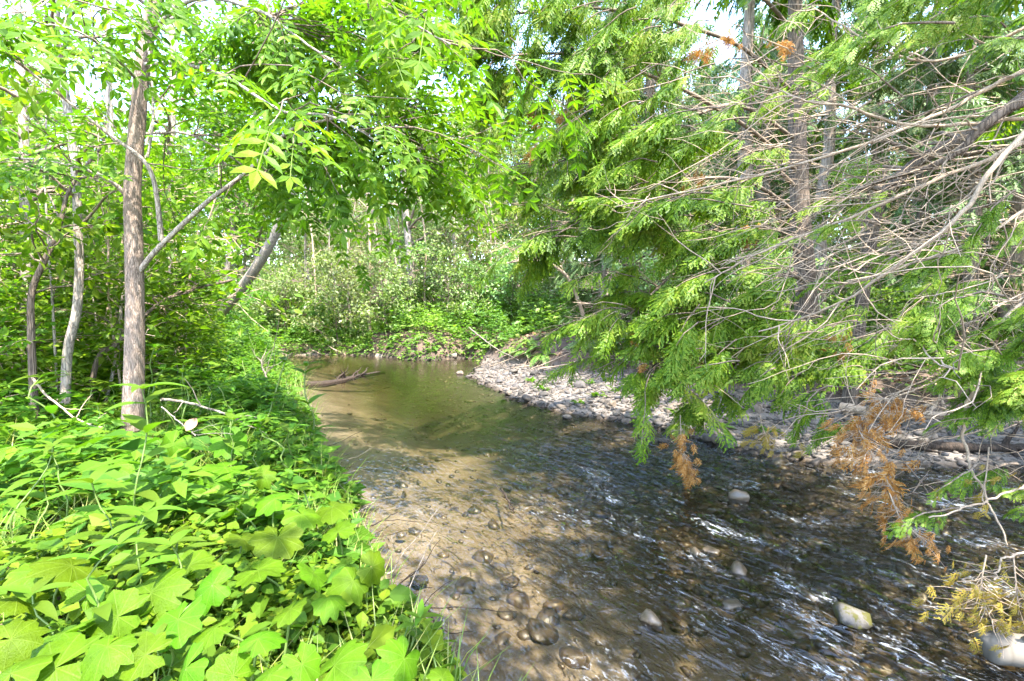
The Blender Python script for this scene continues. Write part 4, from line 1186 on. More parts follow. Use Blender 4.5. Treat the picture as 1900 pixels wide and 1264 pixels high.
zone_boughs(r, (1230, 1350, 640, 712, 4.2, 4.9), 10, 14, sp, tw2, (0.4, 0.7), (-0.8, -0.1, -0.6), droop=0.5, szr=(0.20, 0.34))
zone_boughs(r, (1350, 1640, 580, 705, 4.4, 5.6), 20, 13, sp, tw2, (0.45, 0.8), (-0.9, 0, -0.4), droop=0.42, szr=(0.18, 0.34))
zone_boughs(r, (1380, 1460, 700, 760, 4.2, 4.6), 4, 12, sp, tw2, (0.35, 0.6), (-0.7, -0.1, -0.5), droop=0.8, szr=(0.16, 0.28))
zone_boughs(r, (1400, 1560, 780, 830, 4.0, 4.4), 6, 9, sp, tw2, (0.3, 0.5), (-0.6, 0, -0.7), droop=0.8, szr=(0.08, 0.16))
fine_twigs(r, tw, 70, (1150, 1600, 150, 480, 5.5, 8.0), (0.6, 1.6), (0.003, 0.008), (0.25, 0.28))
fine_twigs(r, tw, 40, (1300, 1700, 420, 700, 5.0, 8.0), (0.5, 1.2), (0.003, 0.007), (0.2, 0.4))
part('twigs', mesh('overhang_twigs', [join(tw[0::2])], M['twig'], True), ovr, 'stuff')
part('dark_twigs', mesh('overhang_dark_twigs', [join(tw[1::2])], M['twig_dark'], True), ovr, 'stuff')
part('leafy_twigs', mesh('overhang_leafy_twigs', [join(tw2)], M['twig_dark'], True), ovr, 'stuff')
part('foliage', spray_mesh('overhang_foliage', sp, 'cedar', SPRAY, r), ovr, 'stuff')
for k_, (px_, py_, Y_) in enumerate([(1310, 60, 5.2), (1360, 40, 5.0), (1460, 50, 4.8), (1000, 190, 5.6), (1070, 150, 5.6), (1055, 175, 5.6), (1000, 250, 5.4), (1400, 400, 4.8), (1300, 300, 5.0), (1570, 600, 4.6), (1625, 690, 4.5)]):
    dead_spray(ovr, [(px_, py_, Y_), (px_ - 6, py_ + 18, Y_), (px_ - 10, py_ + 36, Y_)], 7, (0.10, 0.18), 'cedar_brown', 'brown dead sprig among the green boughs', 0.6, 300 + k_)
dead_spray(ovr, [(1262, 770, 4.4), (1264, 810, 4.4), (1272, 850, 4.4), (1288, 880, 4.4)], 34, (0.10, 0.18), 'cedar_brown', 'orange-brown dead spray hanging alone over the riffle', 0.45, 71)
dead_spray(ovr, [(1290, 640, 4.6), (1298, 665, 4.6), (1302, 690, 4.6)], 8, (0.08, 0.14), 'cedar_brown', 'small orange dead sprig among green sprays', 0.5, 72)
dead_spray(ovr, [(1180, 590, 4.8), (1185, 640, 4.8), (1188, 680, 4.8)], 10, (0.08, 0.14), 'cedar_brown', 'orange dead sprig at the left tip of the boughs', 0.5, 73)
dead_spray(ovr, [(1410, 770, 4.3), (1418, 800, 4.3), (1440, 830, 4.3)], 26, (0.08, 0.14), 'cedar_yellow', 'pale yellowing spray low over the stones', 1.0, 74)

# --- pale trunks of the grove behind
def grove(px, py, Y, rad, h, lean, label, mat='bark_cedar', seed=0, dead=40):
    b = P(px, py, Y); g = gz(b[0], b[1])
    e = tag(empty('cedar_tree', (b[0], b[1], g)), label, 'tree')
    r = np.random.default_rng(seed)
    pts = [np.array((b[0] + lean * t * h + r.normal(0, 0.04), b[1] + r.normal(0, 0.04), g - 0.2 + t * h)) for t in np.linspace(0, 1, 7)]
    part('trunk', trunk_mesh('grove_trunk', pts, np.linspace(rad, rad * 0.35, 7), mat, 16, 80, 0.02, seed, rad * 0.5), e)
    q = smooth_line(pts, 60); tb = []; sp = []
    for i in range(dead):
        u = r.uniform(0.05, 0.7); a = seg(q, u); az = r.uniform(0, 2 * pi); L_ = r.uniform(0.5, 1.7)
        d = np.array((cos(az), sin(az), r.uniform(-0.5, 0.3)))
        qq = wander(a, a + d * L_, 7, 0.5, r, (0, 0, r.normal(-0.05, 0.08))); tb.append(tube(qq, np.linspace(0.013, 0.003, 7), 3))
        for _ in range(3):
            a2 = qq[r.integers(1, 6)]; tb.append(tube(wander(a2, a2 + d * L_ * 0.25 + r.normal(0, 0.2, 3), 5, 0.5, r), np.linspace(0.006, 0.002, 5), 3))
        if r.uniform() < 0.28:
            cedar_bough(r, qq[3], qq[-1] + r.normal(0, 0.1, 3), 8, tb if False else tb, sp, szr=(0.2, 0.4), droop=0.8)
    part('branchwork', mesh('grove_branchwork', [join([t for t in tb])], M['twig'], True), e, 'stuff')
    for i in range(34):
        u = r.uniform(0.55, 1.0); a = seg(q, u); az = r.uniform(0, 2 * pi); d = np.array((cos(az), sin(az), -0.25)); L_ = 2.0 * (1.15 - u) + 0.3
        cedar_bough(r, a, a + d * L_, 11, [], sp, szr=(0.28, 0.5), droop=0.7)
    part('crown', spray_mesh('grove_crown', sp, 'cedar_far', SPRAY_FAR, r), e, 'stuff')


grove(1372, 545, 11.5, 0.24, 9, 0.00, 'broad pale cedar trunk, left one of a twin pair behind the boughs', 'bark_cedar', 81)
grove(1408, 545, 11.8, 0.20, 9, 0.015, 'slimmer pale cedar trunk, right one of a twin pair behind the boughs', 'bark_cedar', 82)
grove(1520, 540, 10.2, 0.15, 9, 0.01, 'pinkish cedar trunk standing close behind the dark trunk', 'bark_cedar', 83)
grove(1133, 560, 14.0, 0.24, 10, -0.01, 'grey-brown cedar trunk above the eroded bank', 'bark_cedar', 84, 50)
grove(1160, 555, 15.0, 0.18, 10, 0.01, 'thin cedar trunk behind the eroded bank', 'bark_dark', 85, 40)
grove(1690, 560, 9.8, 0.14, 7.5, 0.02, 'cedar trunk with many broken twigs at the right', 'bark_cedar', 86, 60)
grove(1880, 560, 8.5, 0.17, 8, 0.0, 'cedar trunk farthest right behind the green sprays', 'bark_cedar', 87, 50)
# dark leaning limb-trunk at the right
stem_tree('leaning_cedar', [(1580, 640, 7.6), (1620, 420, 7.4), (1660, 340, 7.2), (1720, 290, 7.0), (1800, 250, 6.8), (1900, 180, 6.6), (2050, 60, 6.4)], 0.09, 0.07, 'bark_dark',
          'dark leaning cedar stem slanting up to the right behind bare branches', None, 0, 0.1, 1.0, 12, 12, 0.2, 91)

# ------------------------------------------------------------------ stones
def ico(sub):
    bmx = bmesh.new(); bmesh.ops.create_icosphere(bmx, subdivisions=sub, radius=1.0)
    V = np.array([v.co[:] for v in bmx.verts]); F = np.array([[v.index for v in f.verts] for f in bmx.faces]); bmx.free(); return V, F


def stone_shape(seed, sub, flat=(0.40, 0.62)):
    r = np.random.default_rng(seed); V, F = ico(sub)
    V = V.copy()
    for _ in range(16):                          # worn facets
        n_ = nrmz(r.normal(0, 1, (1, 3)))[0]; dcut = r.uniform(0.45, 0.80)
        s = V @ n_; V -= np.outer(np.maximum(0, s - dcut), n_) * 0.92
    V *= 1 + 0.16 * vnoise(V[:, 0:1] * 2.2 + seed, V[:, 1:2] * 2.2 + V[:, 2:3] * 3.1, seed) + 0.07 * vnoise(V[:, 0:1] * 5 + V[:, 2:3] * 4, V[:, 1:2] * 5, seed + 1)
    V *= np.array((1, r.uniform(0.6, 0.95), r.uniform(*flat))) * 1.15
    return V, F


ST = [stone_shape(100 + i, 2) for i in range(8)]
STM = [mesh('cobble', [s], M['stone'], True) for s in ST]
STW = [mesh('cobble_wet', [s], M['stone_wet'], True) for s in ST]
STB = [mesh('boulder', [stone_shape(200 + i, 3, (0.6, 0.8))], M['stone'], True) for i in range(3)]
STBW = [mesh('boulder_wet', [stone_shape(210 + i, 3, (0.6, 0.8))], M['stone_wet'], True) for i in range(3)]
STMOSS = mesh('boulder_moss', [stone_shape(227, 3, (0.62, 0.7))], M['stone_moss'], True)
r = np.random.default_rng(91)


def stone(px, py, wpx, me, label, lift=0.25, group=None, rz=None):
    p = G(px, py, 0.02); g = gz(p[0], p[1]); g0 = max(g, -0.035)
    s = wpx / FPX * p[1] * 0.5
    o = obj('creek_stone', me, None, (p[0], p[1], g0 + s * lift), (r.normal(0, 0.1), r.normal(0, 0.1), r.uniform(0, 6.28) if rz is None else rz), (s, s, s))
    return tag(o, label, 'stone', group)


stone(1582, 1138, 80, STMOSS, 'grey stone with a mossy yellow side rising from dark water', 0.35, rz=0.2)
stone(1205, 1142, 56, STBW[0], 'brown wet boulder with white water at its side', 0.25)
stone(1367, 920, 46, STBW[1], 'dark wet stone breaking the riffle below the orange dead spray', 0.3)
stone(1232, 815, 30, STB[0], 'pale round stone alone at the upper edge of the riffle', 0.3)
stone(1326, 820, 26, STB[1], 'pale grey stone, largest of the trio by the low boughs', 0.3)
stone(1306, 815, 15, STM[1], 'small dark stone, left one of the trio by the low boughs', 0.3)
stone(1342, 838, 24, STM[2], 'pinkish flat stone, front one of the trio by the low boughs', 0.2)
stone(1483, 842, 26, STB[2], 'grey stone topping the little pile in mid creek', 0.5)
stone(1478, 855, 15, STM[3], 'small pale stone at the left of the little pile in mid creek', 0.3)
stone(1500, 858, 18, STM[4], 'tan stone at the right of the little pile in mid creek', 0.3)
stone(1520, 866, 20, STM[5], 'squarish grey stone at the tail of the little pile in mid creek', 0.3)
stone(1538, 871, 15, STW[5], 'dark wet stone at the end of the little pile in mid creek', 0.3)
stone(1053, 772, 25, STB[0], 'rounded tan stone standing off the gravel bar in the water', 0.35)
stone(1135, 757, 26, STB[1], 'whitish rounded stone at the water edge of the gravel bar', 0.3)
stone(1145, 772, 24, STM[6], 'smooth blue-grey stone at the water edge of the gravel bar', 0.3)
stone(855, 693, 16, STB[2], 'round pale stone in the pool, left one of a pair', 0.5)
stone(872, 698, 22, STM[7], 'flat pale stone in the pool, right one of a pair', 0.3)
stone(952, 698, 24, STM[0], 'light flat slab lying on the upper end of the gravel bar', 0.4)
stone(1078, 728, 26, STB[2], 'broad pale cobble in the middle of the gravel bar', 0.4)
stone(1356, 1108, 46, STBW[2], 'flat brown stone just under the water left of the mossy stone', 0.02)
stone(1375, 1048, 56, STBW[0], 'broad brown stone just under the riffle', -0.05)
stone(1290, 1014, 34, STBW[1], 'ochre-brown stone just under the surface in mid creek', 0.0)
stone(1320, 1012, 34, STBW[2], 'dull brown stone just under the surface beside the ochre one', 0.0)
stone(745, 985, 26, STW[2], 'small black wet stone near the left water edge', 0.3)
stone(775, 1065, 44, STM[4], 'pale sunlit stone at the left water edge', 0.1)
stone(770, 1152, 26, STM[1], 'small tan stone by the lobed leaves at the water edge', 0.3)

# cobbles on the bar: individuals first (those that show largest), pebbles as one mass
cand = []
while len(cand) < 210:
    px, py = r.uniform(880, 1900), r.uniform(676, 862)
    p = G(px, py, 0.05)
    if sdist(bar, p[:1], p[1:2])[0] < 0.1 and sdist(poly, p[:1], p[1:2])[0] > -0.12:
        cand.append(p)
bar_words = ('at the left end', 'in the middle', 'at the right end under the boughs')
for p in cand:
    s = r.uniform(0.055, 0.12) * (0.8 + 0.03 * p[1])
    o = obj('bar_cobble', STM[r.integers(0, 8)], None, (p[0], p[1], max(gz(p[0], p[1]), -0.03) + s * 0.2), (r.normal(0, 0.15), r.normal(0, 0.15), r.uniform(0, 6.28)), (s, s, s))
    dw = sdist(poly, p[:1], p[1:2])[0]
    tag(o, '%s dry cobble %s, %s of the gravel bar' % ('large' if s > 0.105 else 'small', 'at the water edge' if dw < 0.3 else 'on top' if dw < 1.1 else 'at the back', ('left end', 'middle', 'right end')[0 if p[0] < 0.6 else 1 if p[0] < 2.6 else 2]), 'stone', 'cobbles of the gravel bar')
cand = []
while len(cand) < 80:
    px, py = r.uniform(860, 1880), r.uniform(870, 1262)
    p = G(px, py, -0.1)
    if sdist(poly, p[:1], p[1:2])[0] < -0.5: cand.append(p)
for p in cand:
    s = r.uniform(0.05, 0.12)
    o = obj('bed_cobble', STW[r.integers(0, 8)], None, (p[0], p[1], gz(p[0], p[1]) + s * 0.12), (r.normal(0, 0.2), r.normal(0, 0.2), r.uniform(0, 6.28)), (s, s, s))
    tag(o, '%s brown cobble under water, %s %s of the creek bed' % ('large' if s > 0.085 else 'small', 'near' if p[1] < 3.0 else 'farther', 'left part' if p[0] - center(p[1]) < 0 else 'right part'), 'stone', 'cobbles on the creek bed')
STL = [stone_shape(300 + i, 1) for i in range(4)]


def pebble_mass(name, pts, size, mat, label, sink=0.15):
    ps = []
    k = r.integers(0, 4, len(pts))
    for j in range(4):
        q = pts[k == j]; n = len(q)
        yd = np.stack((*r.normal(0, 1, (2, n)), r.normal(0, 0.15, n)), 1); nd = np.array((0, 0, 1.0)) + r.normal(0, 0.15, (n, 3))
        ps.append(scatter(*STL[j], q, yd, nd, size[k == j]))
    tag(obj(name, mesh(name, [join(ps)], M[mat], True)), label, kind='stuff')


bx_, by_ = r.uniform(-1.5, 9.5, 30000), r.uniform(4.8, 15.5, 30000)
ok = (sdist(bar, bx_, by_) < 0.12) & (sdist(poly, bx_, by_) > -0.10)
bx_, by_ = bx_[ok][:7000], by_[ok][:7000]
sz = r.lognormal(np.log(0.032), 0.4, len(bx_))
pebble_mass('gravel', np.stack((bx_, by_, np.maximum(ground_z(bx_, by_), -0.02) + sz * 0.15), 1), sz, 'stone', 'grey rounded gravel heaped on the bar')
bx_, by_ = r.uniform(-6, 6.5, 30000), r.uniform(0.6, 14, 30000)
dd_ = sdist(poly, bx_, by_)
ok = (dd_ < -0.05) & (r.uniform(0, 1, len(dd_)) < np.clip(0.45 + 0.6 * (bx_ - center(by_)), 0.08, 1) * np.clip(1.3 - by_ / 9, 0.15, 1))
bx_, by_ = bx_[ok][:9500], by_[ok][:9500]
sz = r.lognormal(np.log(0.040), 0.45, len(bx_))
pebble_mass('bed_pebbles', np.stack((bx_, by_, ground_z(bx_, by_) + sz * 0.05), 1), sz, 'stone_wet', 'brown pebbles on the creek bed under water')

# ------------------------------------------------------------------ herbs on the left bank
def lance(nseg=6, wmax=0.2, droop=0.35, fold=0.06, base=0.35):
    t = np.linspace(0, 1, nseg + 1)
    wv = wmax * np.sin(pi * t ** base * 0.98 + 0.03) ** 1.0
    wv[0] = 0.01; wv[-1] = 0.0
    V = []
    for tt, ww in zip(t, wv):
        z = -droop * tt * tt
        V += [(-ww, tt, z + fold * ww / wmax), (0, tt, z), (ww, tt, z + fold * ww / wmax)]
    F = []
    for i in range(nseg):
        a = i * 3; F += [(a, a + 1, a + 4, a + 3), (a + 1, a + 2, a + 5, a + 4)]
    return np.array(V), np.array(F)


LANCE = [lance(6, 0.17, 0.30 + 0.2 * i, 0.05, 0.75) for i in range(2)]
LANCE_ME = [mesh('herb_leaf', [l], M['herb_leaf'], True) for l in LANCE]


def herb_leaves(r, h, pairs, size):
    """positions of leaves along a stem: crossed pairs and a top rosette"""
    out = []
    for k in range(pairs):
        z = h * (0.30 + 0.62 * k / max(1, pairs - 1)); a0 = k * pi / 2 + r.normal(0, 0.2)
        for s in (0, 1):
            a = a0 + s * pi; out.append((z, a, size * (1.05 - 0.25 * k / pairs) * r.uniform(0.85, 1.1), r.uniform(0.15, 0.9)))
    for k in range(4):
        out.append((h, k * pi / 2 + 0.6 + r.normal(0, 0.15), size * 0.75 * r.uniform(0.8, 1.1), r.uniform(0.2, 0.8)))
    return out


from mathutils import Matrix


def herb_plant(x, y, h, pairs, size, label, group, seed, lean=(0, 0)):
    r = np.random.default_rng(seed)
    g = gz(x, y)
    e = tag(empty('tall_herb', (x, y, g), r.uniform(0, 6.28)), label, 'plant', group)
    q = np.array([(lean[0] * t * t + 0.02 * r.normal(), lean[1] * t * t + 0.02 * r.normal(), h * t) for t in np.linspace(0, 1, 7)]); q[0] = (0, 0, -0.05)
    q = smooth_line(q, 12)
    obj('stem', mesh('herb_stem', [tube(q, np.linspace(0.006, 0.003, 12), 5)], M['stem'], True), e)
    for z, a, s, up in herb_leaves(r, h, pairs, size):
        p = seg(q, min(1, z / h))
        yv = Vector((cos(a), sin(a), up)).normalized(); xv = yv.cross(Vector((0, 0, 1))).normalized(); zv = xv.cross(yv)
        m4 = Matrix((xv, yv, zv)).transposed().to_4x4()
        o = obj('leaf', LANCE_ME[int(r.integers(0, 2))], e)
        o.matrix_local = Matrix.Translation(p) @ m4 @ Matrix.Diagonal((s, s, s, 1))
    return e


hero = [(238, 725, 0.0, 0.95, 'tall pointed-leaf herb rising in front of the ash trunk', 2.35),
        (212, 890, 0, 0.8, 'upright herb with one leaf raised, left of the ash trunk foot', 2.1),
        (232, 965, 0, 0.8, 'herb with broad pointed leaves below the raised-leaf herb', 1.9),
        (165, 1025, 0, 0.7, 'herb with long drooping leaves at the left above the lobed leaves', 1.6),
        (60, 880, 0, 0.7, 'tall herb with pale stem at the far left', 2.6),
        (330, 870, 0, 0.6, 'herb with small paired leaves beside the round leaf', 2.9),
        (420, 780, 0, 0.7, 'herb with narrow leaves right of the ash trunk', 3.6),
        (300, 1020, 0, 0.6, 'herb with a bright stem in the middle of the bank', 1.75)]
for i, (px, py, _, hh_, lb, Y) in enumerate(hero):
    tip = P(px, py, Y); g = gz(tip[0], tip[1]); h = max(0.35, tip[2] - g)
    herb_plant(tip[0], tip[1], h, 5 if h > 0.6 else 3, 0.235 * min(1, Y / 2.3), lb, None, 400 + i, (0.06, -0.03))
r = np.random.default_rng(95)
cand = []
while len(cand) < 62:
    x, y = r.uniform(-5.2, -0.4), r.uniform(1.3, 6.5)
    if sdist(poly, np.array([x]), np.array([y]))[0] > 0.25 and abs(x) < y * 1.15 and abs(x / y + 0.78) > 0.05:
        if all((x - a) ** 2 + (y - b_) ** 2 > 0.06 for a, b_ in cand): cand.append((x, y))
for i, (x, y) in enumerate(cand):
    h = r.uniform(0.30, 0.62)
    if y < 2.2 or x > -1.1 - 0.25 * y: h *= 0.6
    herb_plant(x, y, h, int(r.integers(2, 5)), r.uniform(0.10, 0.17), 'green herb with paired pointed leaves on the left creek bank', 'paired-leaf herbs on the left bank', 500 + i, (r.normal(0, 0.08), r.normal(0, 0.08)))

protos = [o for o in sc.objects if o.name.startswith('tall_herb') and o.get('group')][:14]
n_add = 0
while n_add < 90:
    x, y = r.uniform(-10, -1.0), r.uniform(3.6, 13)
    if sdist(poly, np.array([x]), np.array([y]))[0] < 0.12 or abs(x) > y * 1.15: continue
    c = dup(protos[n_add % 14]); c.location = (x, y, gz(x, y) - 0.02); c.rotation_euler = (0, 0, r.uniform(0, 6.28)); s_ = r.uniform(1.0, 1.9); c.scale = (s_, s_, s_)
    c['label'] = 'green herb with paired pointed leaves farther up the left bank'; c['group'] = 'paired-leaf herbs farther up the left bank'
    n_add += 1

# broad lobed leaves
def lobed(seed):
    r = np.random.default_rng(seed)
    nth, rings = 37, (0.28, 0.6, 0.84, 1.0)
    th = np.linspace(-pi * 0.93, pi * 0.93, nth)                       # gap at the stalk
    kk = np.arange(nth)
    lob = 1 - np.abs(kk % 4 - 2) / 2.0                                  # 1 at the tip of each lobe
    li = (kk + 0) // 4
    R_ = 0.5 * (0.87 + (0.15 + 0.08 * r.uniform(-1, 1, 12)[li]) * np.array((-0.35, 0.45, 1.0, 0.45, -0.35))[np.minimum(4, kk % 4)] + 0.05 * np.cos(th))
    R_ *= 1 - 0.30 * np.exp(-((np.abs(th) - pi) / 0.40) ** 2)
    R_ *= r.uniform(0.97, 1.03, nth)
    V = [(0, 0, 0)]
    for q in rings:
        rr = R_ * q if q == 1 else (R_ * 0.4 + 0.6 * 0.48) * q
        x = rr * np.sin(th); y = rr * np.cos(th)
        z = -(0.30 + 0.35 * (seed % 3)) * rr ** 2 * (1 + 0.6 * np.cos(th)) + 0.05 * np.sin(2 * th + seed * 2) * q * q + 0.010 * q * np.cos(th * 9.68) * (q > 0.3) + 0.05 * np.abs(np.sin(th / 2)) ** 3 * q + 0.03 * np.sin(3 * th + seed) * q
        V += list(zip(x, y, z))
    F = [(0, 1 + i, 2 + i) for i in range(nth - 1)]
    Fq = []
    for k in range(len(rings) - 1):
        a = 1 + k * nth; b_ = a + nth
        Fq += [(a + i, b_ + i, b_ + i + 1, a + i + 1) for i in range(nth - 1)]
    V = np.array(V)
    me = mesh('lobed_leaf', [(V, np.array(F)), (np.zeros((0, 3)), np.array(Fq) - len(V))], M['lobed_leaf'], True, uv=V[:, :2])
    return me


LOB = [lobed(i) for i in range(5)]
lob_px = [(581, 1064, 87), (515, 997, 92), (479, 1058, 96), (627, 987, 90), (617, 941, 86), (479, 1186, 105), (400, 1165, 78), (345, 1240, 100), (433, 1255, 120), (331, 1150, 130), (219, 1145, 125), (117, 1175, 150),
          (102, 1240, 170), (20, 1186, 110), (30, 1110, 140), (133, 1050, 130), (321, 824, 72), (209, 865, 90), (423, 819, 80), (306, 900, 90), (372, 905, 84), (438, 941, 84), (510, 926, 84), (418, 868, 80),
          (750, 1222, 120), (620, 1235, 110), (655, 1078, 92), (690, 1052, 64), (560, 1232, 95), (280, 1100, 110), (70, 1060, 90), (250, 1040, 90), (395, 1085, 90), (560, 955, 70), (450, 1000, 80), (540, 1130, 80),
          (330, 985, 80), (610, 1110, 74), (200, 1200, 130), (500, 1252, 105), (690, 1262, 105), (820, 1258, 70), (270, 1215, 100), (165, 1100, 90), (20, 1250, 130), (490, 880, 60), (560, 900, 60), (350, 1050, 80)]
r = np.random.default_rng(97)
clusters = {}
for px, py, wd in lob_px:
    hz = np.interp(py, (820, 950, 1264), (0.42, 0.42, 0.50)) + r.uniform(-0.05, 0.06) - (0.14 if px > 560 else 0)
    p = G(px, py, 0.33 + hz * 0.8)
    key = (int(round(p[0] / 0.42)), int(round(p[1] / 0.42)))
    clusters.setdefault(key, []).append((p, wd / FPX * p[1] * r.uniform(0.72, 1.08)))
lob_words = {1: 'single large scalloped leaf on a long stalk', 2: 'plant with two broad scalloped leaves', 3: 'plant with three broad scalloped leaves', 4: 'clump of several broad scalloped leaves'}
for (kx, ky), lst in sorted(clusters.items()):
    c = np.mean([p for p, _ in lst], 0); d_ = sdist(poly, c[:1], c[1:2])[0]
    bx0, by0 = (c[0], c[1])
    if d_ < 0.12: bx0 -= 0.14 - d_ * 0.5 + 0.05
    g = gz(bx0, by0)
    where = 'at the water edge' if d_ < 0.35 else 'near the ash trunk' if c[1] > 2.4 else 'at the bottom of the bank in front' if c[1] < 1.5 else 'in the middle of the left bank'
    e = tag(empty('lobed_leaf_plant', (bx0, by0, g)), lob_words[min(4, len(lst))] + ' ' + where, 'plant', 'broad scalloped-leaf plants on the left bank')
    for p, s in lst:
        lp_ = Vector(p - np.array((bx0, by0, g)))
        n_ = Vector((r.normal(0.08, 0.42), -0.30 + r.normal(0, 0.38), 1.0)).normalized()
        a = r.uniform(0, 6.28); yv = Vector((cos(a), sin(a) - 0.5, 0)); yv = (yv - n_ * yv.dot(n_)).normalized(); xv = yv.cross(n_)
        o = obj('leaf', LOB[int(r.integers(0, 5))], e)
        o.matrix_local = Matrix.Translation(lp_) @ Matrix((xv, yv, n_)).transposed().to_4x4() @ Matrix.Diagonal((s, s, s, 1))
        q = smooth_line([(r.normal(0, 0.02), r.normal(0, 0.02), -0.05), np.array(lp_) * (0.5, 0.5, 0.6) + r.normal(0, 0.02, 3), np.array(lp_) - (0, 0, 0.004)], 8)
        obj('stalk', mesh('leaf_stalk', [tube(q, np.linspace(0.006, 0.004, 8), 5)], M['stem'], True), e)


# ground cover: nobody could count it
def cover(name, n, x0, x1, y0, y1, size, hgt, mat, label, T, F, cond=None, seed=0, per=3, vis=True):
    r = np.random.default_rng(seed)
    x, y = r.uniform(x0, x1, n), r.uniform(y0, y1, n)
    d = sdist(poly, x, y); bb = sdist(bar, x, y)
    ok = (d > np.where(y > 14.2, -0.05, 0.02 + 0.40 * (fbm(x * 1.5, y * 1.5, 33, 3) + 0.15))) & (bb > 0.15)
    if vis: ok &= (np.abs(x) < 1.12 * y + 0.6)
    if cond is not None: ok &= cond(x, y, d, r)
    x, y, d = x[ok], y[ok], d[ok]
    g = ground_z(x, y)
    k = len(x); rep = np.repeat(np.arange(k), per)
    hh_ = (r.uniform(0.15, 1, k) ** 0.8 * hgt * np.clip(0.35 + 2.2 * (fbm(x * 1.9, y * 1.9, 71, 3) + 0.28), 0.2, 1.8) * np.clip(0.35 + d, 0.35, 1))[rep]
    rad = size * 0.55
    az = r.uniform(0, 2 * pi, len(rep))
    pos = np.stack((x[rep] + np.cos(az) * rad * 0.2, y[rep] + np.sin(az) * rad * 0.2, g[rep] + hh_ + r.normal(0, 0.015, len(rep))), 1)
    yd = np.stack((np.cos(az), np.sin(az), r.uniform(-0.5, 0.35, len(rep))), 1)
    nd = np.array((0, -0.1, 1.0)) + r.normal(0, 0.42, (len(rep), 3))
    sz_ = size * r.lognormal(-0.1, 0.38, len(rep))
    o = obj(name, mesh(name, [scatter(T, F, pos, yd, nd, sz_)], M[mat]))
    return tag(o, label, kind='stuff')


ROUND_V = LEAF_V * (1.35, 1, 1)
cover('low_leaves', 13000, -4.5, 0.4, 0.9, 5.0, 0.055, 0.19, 'cover_leaf', 'mat of small bright leaves on the left creek bank', ROUND_V, LEAF_F, None, 1)
cover('small_leaves', 11000, -1.8, 0.4, 0.9, 3.6, 0.030, 0.12, 'cover_leaf', 'tiny round leaves creeping at the left water edge', LEAF2_V * (1.5, 1, 1), LEAF2_F, None, 2)
cover('bank_leaves', 24000, -9, -1.0, 4.0, 14.5, 0.085, 0.33, 'herb_leaf', 'knee-high leafy undergrowth along the left bank', LEAF2_V * (1.1, 1, 1), LEAF2_F, None, 3)
cover('pointed_leaves', 7500, -6, -0.8, 2.5, 8.0, 0.12, 0.30, 'herb_leaf', 'pointed green leaves crowding the left bank', LEAF2_V * (0.85, 1, 1), LEAF2_F, None, 13, 3)
cover('thicket_leaves', 20000, -13, -4.0, 4.6, 13, 0.10, 1.55, 'sapling_leaf', 'bright leafy growth filling the thicket behind the ash', LEAF2_V * (1.1, 1, 1), LEAF2_F, lambda x, y, d, r: (x / y < -0.60) & (np.abs(x / y + 0.79) > 0.03), 23, 3)
cover('far_undergrowth', 44000, -20, 17, 6.5, 27, 0.12, 0.6, 'broad_leaf', 'leafy undergrowth on the forest floor', LEAF2_V * (1.1, 1, 1), LEAF2_F, lambda x, y, d, r: (y > 14.5) | (x < -6) | ((x > 2) & (r.uniform(0, 1, len(x)) < 0.8)), 4)
cover('bank_fringe', 20000, -14, 4, 14.8, 21, 0.09, 0.7, 'broad_leaf', 'leafy fringe along the far bank of the pool', LEAF2_V * (1.1, 1, 1), LEAF2_F, None, 6)
cover('slope_litter', 9000, -2, 8, 7, 17, 0.10, 0.01, 'dead_leaf', 'leaf litter on the eroded bank behind the gravel bar', LEAF2_V, LEAF2_F, lambda x, y, d, r: sdist(bar, x, y) < 2.2, 25, 1)
cover('slope_leaves', 7000, -2, 8, 7, 17, 0.10, 0.22, 'broad_leaf', 'patchy green growth on the eroded bank behind the gravel bar', LEAF2_V, LEAF2_F, lambda x, y, d, r: (sdist(bar, x, y) < 2.6) & (fbm(x * 1.6, y * 1.6, 66, 3) > 0.02), 26, 3)
cover('edge_litter', 9000, -8, 1, 0.9, 14, 0.06, 0.01, 'dead_leaf', 'brown leaf litter along the left water edge', LEAF2_V, LEAF2_F, lambda x, y, d, r: d < 0.55, 15, 1)
cover('leaf_litter', 12000, -14, 12, 1, 20, 0.075, 0.02, 'dead_leaf', 'fallen brown leaves on the soil', LEAF2_V, LEAF2_F, lambda x, y, d, r: (d < 2.5) | (x > 0), 5, 1)


def grass_blades(name, n, x0, x1, y0, y1, h, label, seed, cond=None):
    r = np.random.default_rng(seed)
    x, y = r.uniform(x0, x1, n), r.uniform(y0, y1, n)
    d = sdist(poly, x, y); ok = (d > 0.03) & (sdist(bar, x, y) > 0.05) & (fbm(x * 1.4, y * 1.4, 90 + seed, 3) > -0.12) & (np.abs(x) < 1.12 * y + 0.5)
    x, y = x[ok], y[ok]; k = len(x)
    B_V = np.array([(-0.012, 0, 0), (0.012, 0, 0), (-0.009, 0.5, 0.06), (0.009, 0.5, 0.06), (0, 0.92, 0.30)]); B_F = np.array([(0, 1, 3), (0, 3, 2), (2, 3, 4)])
    az = r.uniform(0, 2 * pi, k)
    yd = np.stack((np.cos(az) * 0.5, np.sin(az) * 0.5, np.ones(k)), 1); nd = np.stack((np.cos(az), np.sin(az), np.full(k, -0.4)), 1)
    s = h * r.uniform(0.5, 1.2, k)
    tag(obj(name, mesh(name, [scatter(B_V, B_F, np.stack((x, y, ground_z(x, y)), 1), yd, nd, np.stack((np.full(k, 0.32), s, s), 1))], M['grass'])), label, kind='stuff')


grass_blades('bank_grass', 16000, -9, -1.0, 3.5, 13, 0.55, 'long thin grass along the left bank', 2)
grass_blades('grass', 16000, -4.5, 0.4, 0.9, 6.5, 0.34, 'thin green grass on the left creek bank', 1)

